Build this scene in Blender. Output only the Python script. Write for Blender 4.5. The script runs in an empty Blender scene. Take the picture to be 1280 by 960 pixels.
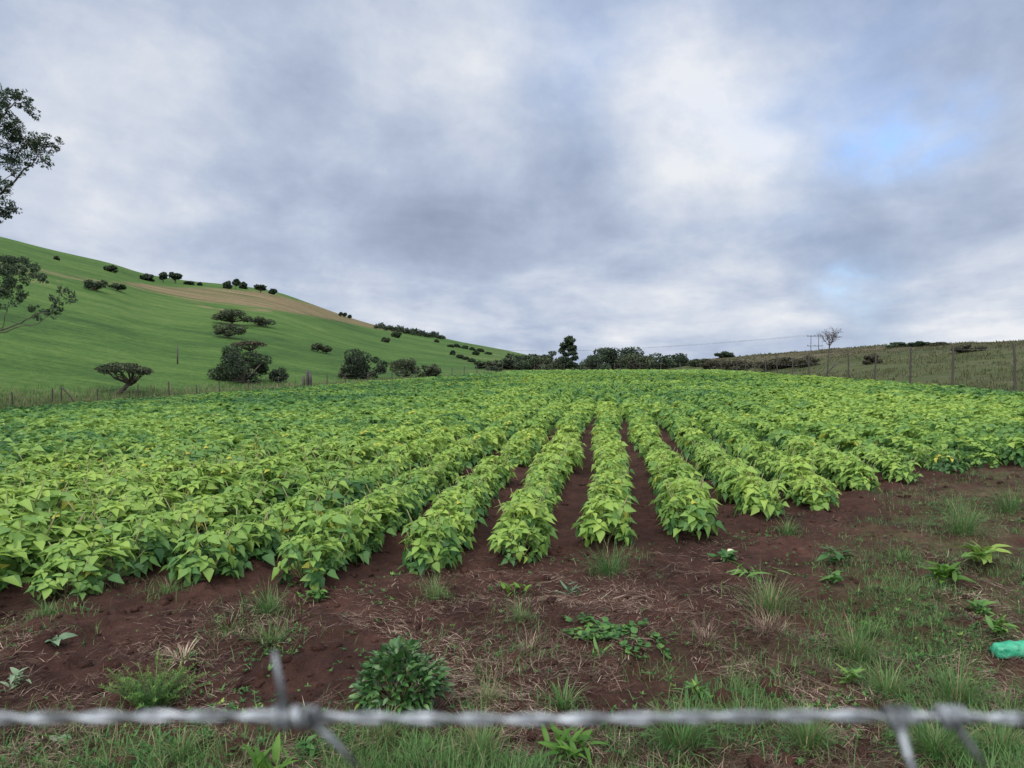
import bpy, math, random
import numpy as np
from mathutils import Vector, Matrix

random.seed(7)
rng = np.random.default_rng(11)
R = math.radians
scene = bpy.context.scene
COL = scene.collection

# ------------------------------------------------------------------ camera
CAM_Z = 1.65
FPX = 961.0                      # focal length in pixels of a 1280-wide frame
PITCH = R(1.67)
cam_d = bpy.data.cameras.new("camera")
cam = bpy.data.objects.new("camera", cam_d)
COL.objects.link(cam)
cam.location = (0, 0, CAM_Z)
cam.rotation_euler = (R(90) - PITCH, 0, 0)
cam_d.sensor_width = 36.0
cam_d.lens = 36.0 * FPX / 1280.0
cam_d.clip_start = 0.02
cam_d.clip_end = 20000
cam_d.dof.use_dof = True
cam_d.dof.focus_distance = 9.0
cam_d.dof.aperture_fstop = 7.6
scene.camera = cam

# ------------------------------------------------------------------ exposure
scene.view_settings.view_transform = 'Standard'
scene.view_settings.look = 'None'
scene.view_settings.gamma = 1.0
scene.view_settings.use_curve_mapping = False
scene.view_settings.exposure = 2.1
scene.render.engine = 'CYCLES'
scene.cycles.use_denoising = True
scene.cycles.max_bounces = 6
scene.cycles.transparent_max_bounces = 8

def ray(px, py):
    x = (px - 640.0) / FPX
    y = -(py - 480.0) / FPX
    f = Vector((0, math.cos(PITCH), -math.sin(PITCH)))
    u = Vector((0, math.sin(PITCH), math.cos(PITCH)))
    return (f + Vector((1, 0, 0)) * x + u * y).normalized()

# ------------------------------------------------------------------ world: Nishita sky behind a broken deck of cloud
SUN_EL, SUN_AZ = R(58), R(200)     # azimuth measured from +Y towards +X: behind the camera
world = bpy.data.worlds.new("World")
scene.world = world
world.use_nodes = True
nt = world.node_tree
nt.nodes.clear()
NW, LK = nt.nodes.new, nt.links.new
def wmath(op, a, b=None, clamp=False):
    n = NW('ShaderNodeMath'); n.operation = op; n.use_clamp = clamp
    for i, v in enumerate((a, b)):
        if v is None: continue
        if isinstance(v, (int, float)): n.inputs[i].default_value = v
        else: LK(v, n.inputs[i])
    return n.outputs[0]
def wvec(op, a, b=None, scale=None):
    n = NW('ShaderNodeVectorMath'); n.operation = op
    for i, v in enumerate((a, b)):
        if v is None: continue
        if isinstance(v, (tuple, list, Vector)): n.inputs[i].default_value = tuple(v)
        else: LK(v, n.inputs[i])
    if scale is not None: n.inputs['Scale'].default_value = scale
    return n.outputs['Value'] if op in ('DISTANCE', 'DOT_PRODUCT', 'LENGTH') else n.outputs['Vector']
def wnoise(vec, scale, detail=6, rough=0.55, dist=0.0):
    n = NW('ShaderNodeTexNoise'); n.inputs['Scale'].default_value = scale
    n.inputs['Detail'].default_value = detail; n.inputs['Roughness'].default_value = rough
    n.inputs['Distortion'].default_value = dist
    LK(vec, n.inputs['Vector']); return n
def wmix(fac, a, b):
    n = NW('ShaderNodeMix'); n.data_type = 'RGBA'
    if isinstance(fac, float): n.inputs['Factor'].default_value = fac
    else: LK(fac, n.inputs['Factor'])
    for s, v in ((n.inputs[6], a), (n.inputs[7], b)):
        if isinstance(v, tuple): s.default_value = (*v, 1)
        else: LK(v, s)
    return n.outputs[2]
def wrange(v, a, b, c=0.0, d=1.0, smooth=True):
    n = NW('ShaderNodeMapRange'); n.interpolation_type = 'SMOOTHSTEP' if smooth else 'LINEAR'
    LK(v, n.inputs[0])
    for i, q in enumerate((a, b, c, d)): n.inputs[1 + i].default_value = q
    return n.outputs[0]
tc = NW('ShaderNodeTexCoord')
D = wvec('NORMALIZE', tc.outputs['Generated'])
sep = NW('ShaderNodeSeparateXYZ'); LK(D, sep.inputs[0])
den = wmath('ADD', wmath('MAXIMUM', sep.outputs[2], 0.0), 0.17)
comb = NW('ShaderNodeCombineXYZ')
LK(wmath('DIVIDE', sep.outputs[0], den), comb.inputs[0]); LK(wmath('DIVIDE', sep.outputs[1], den), comb.inputs[1])
P = comb.outputs[0]                                        # where the ray meets the cloud deck
rotm = NW('ShaderNodeMapping'); LK(P, rotm.inputs['Vector'])
rotm.inputs['Rotation'].default_value = (0, 0, R(-38)); rotm.inputs['Scale'].default_value = (1.0, 0.80, 1.0)
P2 = rotm.outputs[0]
warp = wnoise(D, 3.2, 4, 0.55)
Dw = wvec('ADD', D, wvec('SCALE', wvec('SUBTRACT', warp.outputs['Color'], (0.5, 0.5, 0.5)), None, 0.22))
warp2 = wnoise(D, 11.0, 4, 0.6)
Dw = wvec('ADD', Dw, wvec('SCALE', wvec('SUBTRACT', warp2.outputs['Color'], (0.5, 0.5, 0.5)), None, 0.085))
n1 = wrange(wnoise(P2, 0.75, 8, 0.56, 0.3).outputs['Fac'], 0.36, 0.64)
n2 = wnoise(P2, 1.9, 9, 0.57, 0.35).outputs['Fac']
n3 = wnoise(D, 7.0, 10, 0.62, 0.1).outputs['Fac']
def blob(px, py, sig, amp):
    d0 = ray(px, py)
    dist = wvec('DISTANCE', Dw, d0)
    g = wmath('POWER', math.e, wmath('MULTIPLY', wmath('MULTIPLY', dist, dist), -1.0 / (sig / FPX) ** 2))
    return wmath('MULTIPLY', g, amp)
bright = wmath('ADD', wmath('MULTIPLY', wmath('SUBTRACT', n1, 0.5), 0.34), wmath('MULTIPLY', wmath('SUBTRACT', n2, 0.5), 0.70))
bright = wmath('ADD', bright, wmath('MULTIPLY', wmath('SUBTRACT', n3, 0.5), 0.72))
bright = wmath('ADD', bright, wrange(sep.outputs[2], 0.0, 0.30, 0.66, 0.53, False))
for b in ((520, 40, 100, .30), (640, 120, 95, .34), (860, 70, 85, .42), (960, 215, 130, .34), (250, 105, 120, .22), (90, 275, 120, .30),
          (300, 320, 130, .18), (1000, 375, 95, .22), (1250, 395, 80, .45), (870, 265, 90, .18), (700, 320, 90, .10),
          (740, 160, 85, -.16), (420, 215, 170, -.10), (110, 150, 150, -.10), (1060, 345, 85, -.42), (1240, 230, 130, -.20), (770, 240, 110, -.10),
          (1180, 30, 120, -.06), (350, 30, 120, -.12), (520, 320, 120, -.10)):
    bright = wmath('ADD', bright, blob(b[0], b[1], b[2], b[3] * .78))
ramp = NW('ShaderNodeValToRGB'); LK(bright, ramp.inputs[0])
cr = ramp.color_ramp
cr.elements[0].position = 0.0; cr.elements[0].color = (0.255, 0.305, 0.415, 1)
cr.elements[1].position = 1.0; cr.elements[1].color = (0.84, 0.86, 0.895, 1)
e = cr.elements.new(0.32); e.color = (0.365, 0.435, 0.58, 1)
e = cr.elements.new(0.55); e.color = (0.475, 0.55, 0.695, 1)
e = cr.elements.new(0.78); e.color = (0.645, 0.70, 0.80, 1)
cloud = ramp.outputs[0]
# broken gaps where the blue shows through
gap = wmath('ADD', blob(1150, 172, 40, 1.2), blob(1090, 388, 38, .36))
gap = wmath('ADD', gap, blob(760, 30, 90, .20))
gap = wmath('ADD', gap, blob(1060, 60, 150, .16))
gap = wmath('MULTIPLY', gap, wrange(n2, 0.30, 0.66, 1.35, 0.35))
gap = wmath('MINIMUM', gap, 0.92)
sky = NW('ShaderNodeTexSky'); sky.sky_type = 'NISHITA'; sky.sun_disc = False
sky.sun_elevation = SUN_EL; sky.sun_rotation = SUN_AZ
sky_col = wvec('MULTIPLY', sky.outputs[0], (0.42, 0.52, 0.66))
EXPO = 2.0 ** scene.view_settings.exposure
cl10 = wvec('SCALE', cloud, None, 10.0 / EXPO)             # the background strength of 0.1 brings it back
bgcol = wmix(gap, cl10, sky_col)
bg = NW('ShaderNodeBackground'); LK(bgcol, bg.inputs['Color']); bg.inputs['Strength'].default_value = 0.1
out = NW('ShaderNodeOutputWorld'); LK(bg.outputs[0], out.inputs['Surface'])

# ------------------------------------------------------------------ sun, spread wide by the overcast
sl = bpy.data.lights.new("sun", 'SUN'); sl.energy = 1.5; sl.angle = R(95); sl.color = (1.0, 0.965, 0.91)
sun = bpy.data.objects.new("sun", sl); COL.objects.link(sun)
sd = Vector((math.sin(SUN_AZ) * math.cos(SUN_EL), math.cos(SUN_AZ) * math.cos(SUN_EL), math.sin(SUN_EL)))
sun.rotation_euler = sd.to_track_quat('Z', 'Y').to_euler()
sun.location = (0, -5, 30)

# ------------------------------------------------------------------ helpers
def tag(o, label=None, cat=None, group=None, kind=None):
    if label: o["label"] = label
    if cat: o["category"] = cat
    if group: o["group"] = group
    if kind: o["kind"] = kind
    return o
def empty(name, loc=(0, 0, 0), rz=0.0):
    o = bpy.data.objects.new(name, None); COL.objects.link(o)
    o.location = loc; o.rotation_euler = (0, 0, rz); o.empty_display_size = 0.1
    return o
def mesh_data(name, V, F, mat=None, smooth=False, attrs=None):
    """V (n,3); F list of int arrays each (m,k)"""
    V = np.asarray(V, dtype=np.float32)
    if isinstance(F, np.ndarray): F = [F]
    F = [np.asarray(f, dtype=np.int32) for f in F if len(f)]
    me = bpy.data.meshes.new(name)
    me.vertices.add(len(V)); me.vertices.foreach_set("co", V.ravel())
    nl = sum(f.size for f in F); nf = sum(len(f) for f in F)
    me.loops.add(nl); me.polygons.add(nf)
    me.loops.foreach_set("vertex_index", np.concatenate([f.ravel() for f in F]))
    tot = np.concatenate([np.full(len(f), f.shape[1], np.int32) for f in F])
    st = np.concatenate(([0], np.cumsum(tot)[:-1])).astype(np.int32)
    me.polygons.foreach_set("loop_start", st)
    if smooth: me.polygons.foreach_set("use_smooth", np.ones(nf, bool))
    for k, a in (attrs or {}).items():
        at = me.attributes.new(k, 'FLOAT', 'POINT'); at.data.foreach_set("value", np.asarray(a, np.float32))
    me.update(calc_edges=True)
    if mat: me.materials.append(mat)
    return me
def obj(name, me, parent=None, loc=(0, 0, 0)):
    o = bpy.data.objects.new(name, me); COL.objects.link(o); o.parent = parent; o.location = loc
    return o
class MB:
    """collects pieces for one mesh"""
    def __init__(s): s.V = []; s.F = {}; s.A = []; s.n = 0
    def add(s, V, F, a=0.5):
        V = np.asarray(V, float); s.V.append(V)
        for f in (F if isinstance(F, list) else [F]):
            f = np.asarray(f)
            if f.size: s.F.setdefault(f.shape[1], []).append(f + s.n)
        s.A.append(np.broadcast_to(np.asarray(a, float), (len(V),))); s.n += len(V)
    def data(s, name, mat, smooth=False):
        return mesh_data(name, np.concatenate(s.V), [np.concatenate(f) for f in s.F.values()], mat, smooth, {'tint': np.concatenate(s.A)})
def tube(pts, rad, n=5, cap=True):
    pts = np.asarray(pts, float); m = len(pts)
    rad = np.broadcast_to(np.asarray(rad, float), (m,))
    T = np.gradient(pts, axis=0); T /= np.linalg.norm(T, axis=1, keepdims=True) + 1e-9
    ref = np.array([0.31, 0.17, 0.94]) if abs(T[0, 2]) < 0.8 else np.array([0.95, 0.2, 0.1])
    A = np.cross(T, ref); A /= np.linalg.norm(A, axis=1, keepdims=True) + 1e-9
    B = np.cross(T, A)
    ang = np.arange(n) * 2 * math.pi / n
    V = (pts[:, None] + rad[:, None, None] * (np.cos(ang)[None, :, None] * A[:, None] + np.sin(ang)[None, :, None] * B[:, None])).reshape(-1, 3)
    i = np.arange(m - 1)[:, None] * n; j = np.arange(n)[None]; k = (j + 1) % n
    F = np.stack([i + j, i + k, i + n + k, i + n + j], -1).reshape(-1, 4)
    fs = [F]
    if cap and n == 4: fs = [np.concatenate([F, [[3, 2, 1, 0], [(m-1)*n, (m-1)*n+1, (m-1)*n+2, (m-1)*n+3]]])]
    elif cap: fs.append(np.array([list(range(n))[::-1], [(m - 1) * n + q for q in range(n)]]))
    return V, fs
def smooth(a, b, x):
    t = np.clip((x - a) / (b - a), 0, 1); return t * t * (3 - 2 * t)
def vnoise(x, y, seed=0):
    xi = np.floor(x).astype(np.int64); yi = np.floor(y).astype(np.int64); xf = x - xi; yf = y - yi
    xf = xf * xf * (3 - 2 * xf); yf = yf * yf * (3 - 2 * yf)
    def h(a, b):
        q = (a * 374761393 + b * 668265263 + seed * 1442695041) & 0xFFFFFFFF
        q = ((q ^ (q >> 13)) * 1274126177) & 0xFFFFFFFF
        return ((q ^ (q >> 16)) & 0xFFFF) / 65535.0
    return (h(xi, yi) * (1 - xf) + h(xi + 1, yi) * xf) * (1 - yf) + (h(xi, yi + 1) * (1 - xf) + h(xi + 1, yi + 1) * xf) * yf
def fbm(x, y, o=4, seed=0):
    s = 0; a = 0.5
    for k in range(o):
        s = s + a * (vnoise(x, y, seed + k) - 0.5); x = x * 2.03 + 5.1; y = y * 2.03 + 1.7; a *= 0.5
    return s

# ------------------------------------------------------------------ materials
def new_mat(name):
    m = bpy.data.materials.new(name); m.use_nodes = True
    t = m.node_tree; t.nodes.clear()
    return m, t, t.nodes.new, t.links.new
def m_noise(t, vec, scale, detail=4, rough=0.55):
    n = t.nodes.new('ShaderNodeTexNoise'); n.inputs['Scale'].default_value = scale; n.inputs['Detail'].default_value = detail
    n.inputs['Roughness'].default_value = rough
    if vec is not None: t.links.new(vec, n.inputs['Vector'])
    return n.outputs['Fac']
def m_math(t, op, a, b=None, clamp=False):
    n = t.nodes.new('ShaderNodeMath'); n.operation = op; n.use_clamp = clamp
    for i, v in enumerate((a, b)):
        if v is None: continue
        if isinstance(v, (int, float)): n.inputs[i].default_value = v
        else: t.links.new(v, n.inputs[i])
    return n.outputs[0]
def m_ramp(t, fac, stops):
    n = t.nodes.new('ShaderNodeValToRGB'); t.links.new(fac, n.inputs[0]); c = n.color_ramp
    c.elements[0].position = stops[0][0]; c.elements[0].color = (*stops[0][1], 1)
    c.elements[1].position = stops[-1][0]; c.elements[1].color = (*stops[-1][1], 1)
    for p, q in stops[1:-1]:
        e = c.elements.new(p); e.color = (*q, 1)
    return n.outputs[0]
def m_mix(t, fac, a, b):
    n = t.nodes.new('ShaderNodeMix'); n.data_type = 'RGBA'
    if isinstance(fac, (int, float)): n.inputs['Factor'].default_value = fac
    else: t.links.new(fac, n.inputs['Factor'])
    for s, v in ((n.inputs[6], a), (n.inputs[7], b)):
        if isinstance(v, tuple): s.default_value = (*v, 1)
        else: t.links.new(v, s)
    return n.outputs[2]
def leaf_mat(name, stops, trans=0.3, rough=0.5, obj_var=0.0, patch=None, spec=0.25, yellow=None):
    m, t, N, L = new_mat(name)
    a = N('ShaderNodeAttribute'); a.attribute_name = 'tint'
    f = a.outputs['Fac']
    if obj_var:
        oi = N('ShaderNodeObjectInfo')
        f = m_math(t, 'ADD', f, m_math(t, 'MULTIPLY', m_math(t, 'SUBTRACT', oi.outputs['Random'], 0.5), obj_var))
    if patch:
        g = N('ShaderNodeNewGeometry')
        for sc, amp in patch:
            nf = m_noise(t, g.outputs['Position'], sc, 2)
            f = m_math(t, 'ADD', f, m_math(t, 'MULTIPLY', m_math(t, 'SUBTRACT', nf, 0.5), amp))
    c = m_ramp(t, f, stops)
    if yellow: c = m_mix(t, m_math(t, 'MULTIPLY', m_math(t, 'GREATER_THAN', a.outputs['Fac'], 1.5), .8), c, yellow)
    p = N('ShaderNodeBsdfPrincipled'); L(c, p.inputs['Base Color']); p.inputs['Roughness'].default_value = rough
    p.inputs['Specular IOR Level'].default_value = spec
    tr = N('ShaderNodeBsdfTranslucent'); L(c, tr.inputs['Color'])
    mx = N('ShaderNodeMixShader'); mx.inputs[0].default_value = trans
    L(p.outputs[0], mx.inputs[1]); L(tr.outputs[0], mx.inputs[2])
    o = N('ShaderNodeOutputMaterial'); L(mx.outputs[0], o.inputs['Surface'])
    return m
def plain_mat(name, stops, scale=8.0, rough=0.85, metal=0.0, bump=0.0, stretch=None):
    m, t, N, L = new_mat(name)
    tcn = N('ShaderNodeTexCoord'); v = tcn.outputs['Object']
    if stretch:
        mp = N('ShaderNodeMapping'); mp.inputs['Scale'].default_value = stretch; L(v, mp.inputs['Vector']); v = mp.outputs[0]
    nf = m_noise(t, v, scale, 6, 0.6)
    c = m_ramp(t, nf, stops)
    p = N('ShaderNodeBsdfPrincipled'); L(c, p.inputs['Base Color']); p.inputs['Roughness'].default_value = rough; p.inputs['Metallic'].default_value = metal
    if bump:
        b = N('ShaderNodeBump'); b.inputs['Strength'].default_value = bump; b.inputs['Distance'].default_value = 0.02
        L(nf, b.inputs['Height']); L(b.outputs[0], p.inputs['Normal'])
    o = N('ShaderNodeOutputMaterial'); L(p.outputs[0], o.inputs['Surface'])
    return m

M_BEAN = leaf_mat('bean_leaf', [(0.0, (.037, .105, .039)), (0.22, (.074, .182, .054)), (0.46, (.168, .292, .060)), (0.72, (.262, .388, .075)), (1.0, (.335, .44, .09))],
                  trans=0.42, rough=0.5, obj_var=0.14, patch=((0.13, 1.2), (0.9, 0.36), (70.0, .22)), spec=0.3, yellow=(.46, .43, .06))
M_STEM = plain_mat('bean_stem', [(0.3, (.10, .14, .04)), (0.7, (.16, .13, .06))], 20, 0.7)
M_GRASS = leaf_mat('grass_blade', [(0.0, (.028, .082, .025)), (0.4, (.060, .145, .038)), (0.68, (.105, .19, .058)), (0.86, (.17, .17, .085)), (1.0, (.27, .21, .14))], 0.3, 0.55, 0.15, ((1.3, .35),))
M_STRAW = leaf_mat('straw', [(0.0, (.036, .022, .017)), (0.4, (.105, .068, .052)), (0.75, (.23, .165, .125)), (1.0, (.40, .32, .25))], 0.15, 0.8, 0.1)
M_WEED = leaf_mat('weed_leaf', [(0.0, (.02, .065, .02)), (0.5, (.05, .13, .032)), (0.8, (.10, .20, .045)), (1.0, (.20, .29, .06))], 0.3, 0.45, 0.25)
M_BUSH = leaf_mat('glossy_bush_leaf', [(0.0, (.016, .052, .014)), (0.5, (.042, .110, .028)), (1.0, (.115, .20, .06))], 0.22, 0.36, 0.45, None, 0.5)
M_FEATHER = leaf_mat('feathery_leaf', [(0.0, (.018, .075, .032)), (0.5, (.05, .15, .04)), (1.0, (.15, .24, .04))], 0.3, 0.5)
M_PALE = leaf_mat('pale_leaf', [(0.0, (.08, .14, .08)), (1.0, (.20, .27, .17))], 0.2, 0.6, 0.2)
M_LIME = leaf_mat('lime_leaf', [(0.0, (.045, .115, .018)), (0.5, (.09, .19, .028)), (1.0, (.20, .29, .045))], 0.35, 0.45, 0.3)
M_TREE = leaf_mat('tree_foliage', [(0.0, (.014, .026, .016)), (0.5, (.030, .050, .026)), (1.0, (.062, .086, .042))], 0.2, 0.6)
M_TREE2 = leaf_mat('grey_green_foliage', [(0.0, (.020, .032, .018)), (0.5, (.042, .058, .030)), (1.0, (.080, .098, .050))], 0.2, 0.6)
M_DARK = leaf_mat('dark_foliage', [(0.0, (.009, .018, .011)), (0.5, (.020, .035, .018)), (1.0, (.045, .066, .032))], 0.2, 0.6)
M_SCRUB = leaf_mat('scrub_foliage', [(0.0, (.020, .022, .014)), (0.5, (.042, .045, .026)), (0.8, (.075, .068, .045)), (1.0, (.115, .095, .068))], 0.2, 0.7)
M_EUC = leaf_mat('gum_foliage', [(0.0, (.014, .03, .018)), (0.5, (.032, .058, .03)), (1.0, (.07, .10, .05))], 0.2, 0.5)
M_BARK = plain_mat('bark', [(0.3, (.035, .028, .022)), (0.7, (.085, .07, .055))], 6, 0.9, 0, 0.4, (1, 1, 0.2))
M_POST = plain_mat('weathered_wood', [(0.3, (.024, .020, .018)), (0.7, (.070, .060, .052))], 9, 0.9, 0, 0.4, (1, 1, 0.12))
M_WIRE = plain_mat('fence_wire_steel', [(0.3, (.10, .10, .10)), (0.7, (.18, .18, .18))], 30, 0.55, 0.4)
M_GALV = plain_mat('galvanised_wire', [(0.34, (.05, .054, .058)), (0.5, (.17, .19, .21)), (0.66, (.37, .40, .435))], 80, 0.42, 0.45, 0.2)
M_POLE = plain_mat('dark_pole', [(0.3, (.03, .028, .026)), (0.7, (.06, .055, .05))], 5, 0.85)

def soil_mat():
    m, t, N, L = new_mat('red_brown_soil')
    g = N('ShaderNodeNewGeometry'); v = g.outputs['Position']
    a = m_noise(t, v, 1.1, 5, 0.6); b = m_noise(t, v, 9, 6, 0.65); c = m_noise(t, v, 70, 4, 0.6)
    f = m_math(t, 'ADD', m_math(t, 'MULTIPLY', a, .45), m_math(t, 'ADD', m_math(t, 'MULTIPLY', b, .35), m_math(t, 'MULTIPLY', c, .2)))
    col = m_ramp(t, f, [(0.36, (.017, .0078, .0060)), (0.48, (.036, .0164, .0124)), (0.60, (.066, .0315, .0235)), (0.68, (.135, .076, .056))])
    at = N('ShaderNodeAttribute'); at.attribute_name = 'grass'
    turf = m_ramp(t, m_noise(t, v, 6, 6, 0.7), [(0.3, (.03, .045, .015)), (0.5, (.075, .075, .035)), (0.7, (.13, .10, .065))])
    ff = m_math(t, 'MULTIPLY', at.outputs['Fac'], m_ramp(t, m_noise(t, v, 2.5, 4, 0.6), [(0.38, (0.0,) * 3), (0.7, (.8,) * 3)]))
    col = m_mix(t, ff, col, turf)
    p = N('ShaderNodeBsdfPrincipled'); L(col, p.inputs['Base Color']); p.inputs['Roughness'].default_value = 0.92; p.inputs['Specular IOR Level'].default_value = 0.15
    bp = N('ShaderNodeBump'); bp.inputs['Strength'].default_value = 1.0; bp.inputs['Distance'].default_value = 0.035
    h = m_math(t, 'ADD', m_noise(t, v, 28, 6, 0.65), m_math(t, 'MULTIPLY', m_noise(t, v, 110, 3, 0.6), 0.35))
    L(h, bp.inputs['Height']); L(bp.outputs[0], p.inputs['Normal'])
    o = N('ShaderNodeOutputMaterial'); L(p.outputs[0], o.inputs['Surface'])
    return m
def pasture_mat(name, greens, dries, streak=0.35):
    m, t, N, L = new_mat(name)
    g = N('ShaderNodeNewGeometry'); v = g.outputs['Position']
    mp = N('ShaderNodeMapping'); L(v, mp.inputs['Vector']); mp.inputs['Rotation'].default_value = (0, 0, R(-14)); mp.inputs['Scale'].default_value = (0.16, 1.0, 1.0)
    s1 = m_noise(t, mp.outputs[0], 0.16, 6, 0.65)               # grazing terraces along the slope
    s2 = m_noise(t, mp.outputs[0], 0.9, 5, 0.65)
    big = m_noise(t, v, 0.018, 4, 0.55)
    fine = m_noise(t, v, 1.6, 5, 0.7)
    f = m_math(t, 'ADD', m_math(t, 'MULTIPLY', s1, .30), m_math(t, 'MULTIPLY', s2, .20))
    f = m_math(t, 'ADD', f, m_math(t, 'ADD', m_math(t, 'MULTIPLY', big, .25), m_math(t, 'MULTIPLY', fine, .25)))
    sx = N('ShaderNodeSeparateXYZ'); L(v, sx.inputs[0])               # narrow grazing tracks along the contour
    trk = m_math(t, 'SINE', m_math(t, 'ADD', m_math(t, 'MULTIPLY', sx.outputs[2], 3.1), m_math(t, 'MULTIPLY', m_noise(t, v, 0.05, 4, 0.6), 26)))
    f = m_math(t, 'ADD', f, m_math(t, 'MULTIPLY', m_math(t, 'MULTIPLY', trk, m_noise(t, v, 0.03, 3, 0.6)), streak * .06))
    col = m_ramp(t, f, greens)
    dry = m_ramp(t, m_math(t, 'ADD', m_math(t, 'MULTIPLY', s1, .5), m_math(t, 'MULTIPLY', fine, .5)), dries)
    at = N('ShaderNodeAttribute'); at.attribute_name = 'dry'
    df = m_math(t, 'ADD', at.outputs['Fac'], m_math(t, 'MULTIPLY', m_math(t, 'SUBTRACT', m_noise(t, v, 0.06, 6, 0.65), 0.5), 0.9))
    df = m_math(t, 'ADD', df, m_math(t, 'MULTIPLY', m_math(t, 'SUBTRACT', s1, 0.5), 2.2))
    df = m_math(t, 'MULTIPLY', m_ramp(t, df, [(0.35, (0, 0, 0)), (1.15, (1, 1, 1))]), m_math(t, 'GREATER_THAN', at.outputs['Fac'], 0.001))
    col = m_mix(t, df, col, dry)
    p = N('ShaderNodeBsdfPrincipled'); L(col, p.inputs['Base Color']); p.inputs['Roughness'].default_value = 0.9; p.inputs['Specular IOR Level'].default_value = 0.1
    bp = N('ShaderNodeBump'); bp.inputs['Strength'].default_value = 0.6; bp.inputs['Distance'].default_value = 0.5
    L(m_math(t, 'ADD', m_math(t, 'MULTIPLY', s2, 1.2), fine), bp.inputs['Height']); L(bp.outputs[0], p.inputs['Normal'])
    o = N('ShaderNodeOutputMaterial'); L(p.outputs[0], o.inputs['Surface'])
    return m
M_SOIL = soil_mat()
M_HILL = pasture_mat('hill_pasture', [(0.39, (.019, .043, .012)), (0.46, (.034, .074, .018)), (0.525, (.052, .103, .023)), (0.60, (.090, .130, .040))],
                     [(0.40, (.062, .062, .028)), (0.5, (.125, .100, .054)), (0.60, (.19, .145, .088))])
M_BANK = pasture_mat('rough_grass', [(0.40, (.026, .034, .014)), (0.5, (.050, .062, .025)), (0.60, (.080, .085, .040))],
                     [(0.40, (.038, .034, .020)), (0.5, (.066, .056, .035)), (0.60, (.098, .078, .052))])

# ------------------------------------------------------------------ terrain
SKY = np.array([  # photo column, skyline row, distance of that ridge
    (-700, 190, 230), (-400, 235, 250), (-200, 266, 270), (0, 300, 300), (60, 315, 312), (140, 333, 332), (180, 346, 350), (230, 354, 372), (300, 360, 420),
    (345, 367, 450), (400, 386, 500), (440, 400, 545), (480, 411, 600), (560, 425, 750), (620, 436, 900), (670, 446, 1000), (700, 454, 900), (740, 459, 500),
    (790, 459, 210), (830, 455, 165), (860, 451, 150), (920, 445, 142), (1000, 439, 136), (1040, 436, 132), (1130, 430, 116), (1200, 428, 104), (1280, 426, 94), (1500, 416, 80), (2000, 400, 60)], float)
_xs = np.linspace(-700, 2000, 1351)
def _sm(a, w):
    k = np.ones(w) / w; p = np.pad(a, w // 2, mode='edge'); return np.convolve(p, k, 'valid')[:len(a)]
_ys = _sm(np.interp(_xs, SKY[:, 0], SKY[:, 1]), 17); _yr = _sm(np.interp(_xs, SKY[:, 0], SKY[:, 2]), 17)
def Yb_of(u):
    l = np.where(u < 0.50, 56.0 / np.maximum(0.54 - u, 0.02), 1e4)
    r = np.where(u > 0.13, 15.77 / np.maximum(u - 0.1217, 0.005), 1e4)
    return np.minimum(np.minimum(l, r), 106.0)
def Hfield(X, Y):
    left = 0.05 * np.minimum(X, 0) * smooth(6, 42, Y)
    right = 0.020 * np.clip(X, 0, 9) * smooth(3, 10, Y)
    return left + right
def H(X, Y):
    X = np.asarray(X, float); Y = np.asarray(Y, float)
    Yp = np.maximum(Y, 0.5)
    u = np.clip(X / Yp, -1.35, 1.35)
    px = 640 + FPX * u
    Yb = Yb_of(u); Yr = np.maximum(np.interp(px, _xs, _yr), Yb + 25)
    ye = np.interp(px, _xs, _ys)
    zr = CAM_Z + (452.0 - ye) / FPX * Yr
    zf = Hfield(X, Y)
    zb = Hfield(u * Yb, Yb)
    t = (Y - Yb) / (Yr - Yb); tc_ = np.clip(t, 0, 1)
    p = 1.10 * tc_ - 0.10 * tc_ ** 7
    z = zb + (zr - zb) * p
    und = fbm(X / 60, Y / 60, 3, 21) * 5.0 * tc_ * (1 - tc_) * np.clip((zr - zb) / 20, 0, 1) * 2
    z = z + und
    z = z + fbm(X / 6, Y / 6, 3, 5) * 0.5 * smooth(0, .04, tc_) * (u > 0)
    z = np.where(t > 1, zr - 0.10 * (Y - Yr), z)
    z = np.maximum(z, -40.0)
    z = np.where(t > 0, z, zf)
    az = np.abs(np.arctan2(X, Y))
    return z * (1 - smooth(R(52), R(78), az))
ROW_A = math.atan2(757 - 640, FPX)
ca, sa = math.cos(ROW_A), math.sin(ROW_A)
ROW_S = 0.75
def row_uv(X, Y): return X * sa + Y * ca, X * ca - Y * sa
def row_xy(u, v): return u * sa + v * ca, u * ca - v * sa
def gpx(px, py):
    """flat ground point under a photo pixel"""
    d = ray(px, py); s = -CAM_Z / d.z; return d.x * s, d.y * s
FRONT = np.array([row_uv(*gpx(a, b)) for a, b in ((-260, 800), (-60, 778), (20, 768), (180, 732), (290, 740), (400, 742), (545, 716), (655, 710), (765, 686), (865, 684), (945, 660), (1045, 643), (1130, 612), (1250, 600), (1330, 596), (1500, 590))])
FRONT = FRONT[np.argsort(FRONT[:, 1])]
def front_u(v): return np.interp(v, FRONT[:, 1], FRONT[:, 0])
def clods(X, Y):
    r = np.hypot(X, Y); fade = 1 - smooth(14, 22, r)
    u_, v_ = row_uv(X, Y)
    inrow = smooth(-0.4, 0.3, u_ - front_u(v_))
    ridge = np.cos((v_ - 0.05) / ROW_S * 2 * math.pi) * 0.022 * inrow
    a = fbm(X / 0.55, Y / 0.55, 3, 31) * 0.15
    b = np.maximum(fbm(X / 0.13, Y / 0.13, 3, 41), -0.06) * 0.12
    c = np.abs(fbm(X / 0.045, Y / 0.045, 2, 51)) * 0.035
    return (a + b + c + ridge) * fade
def G(X, Y): return H(X, Y) + clods(np.asarray(X, float), np.asarray(Y, float))

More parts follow.
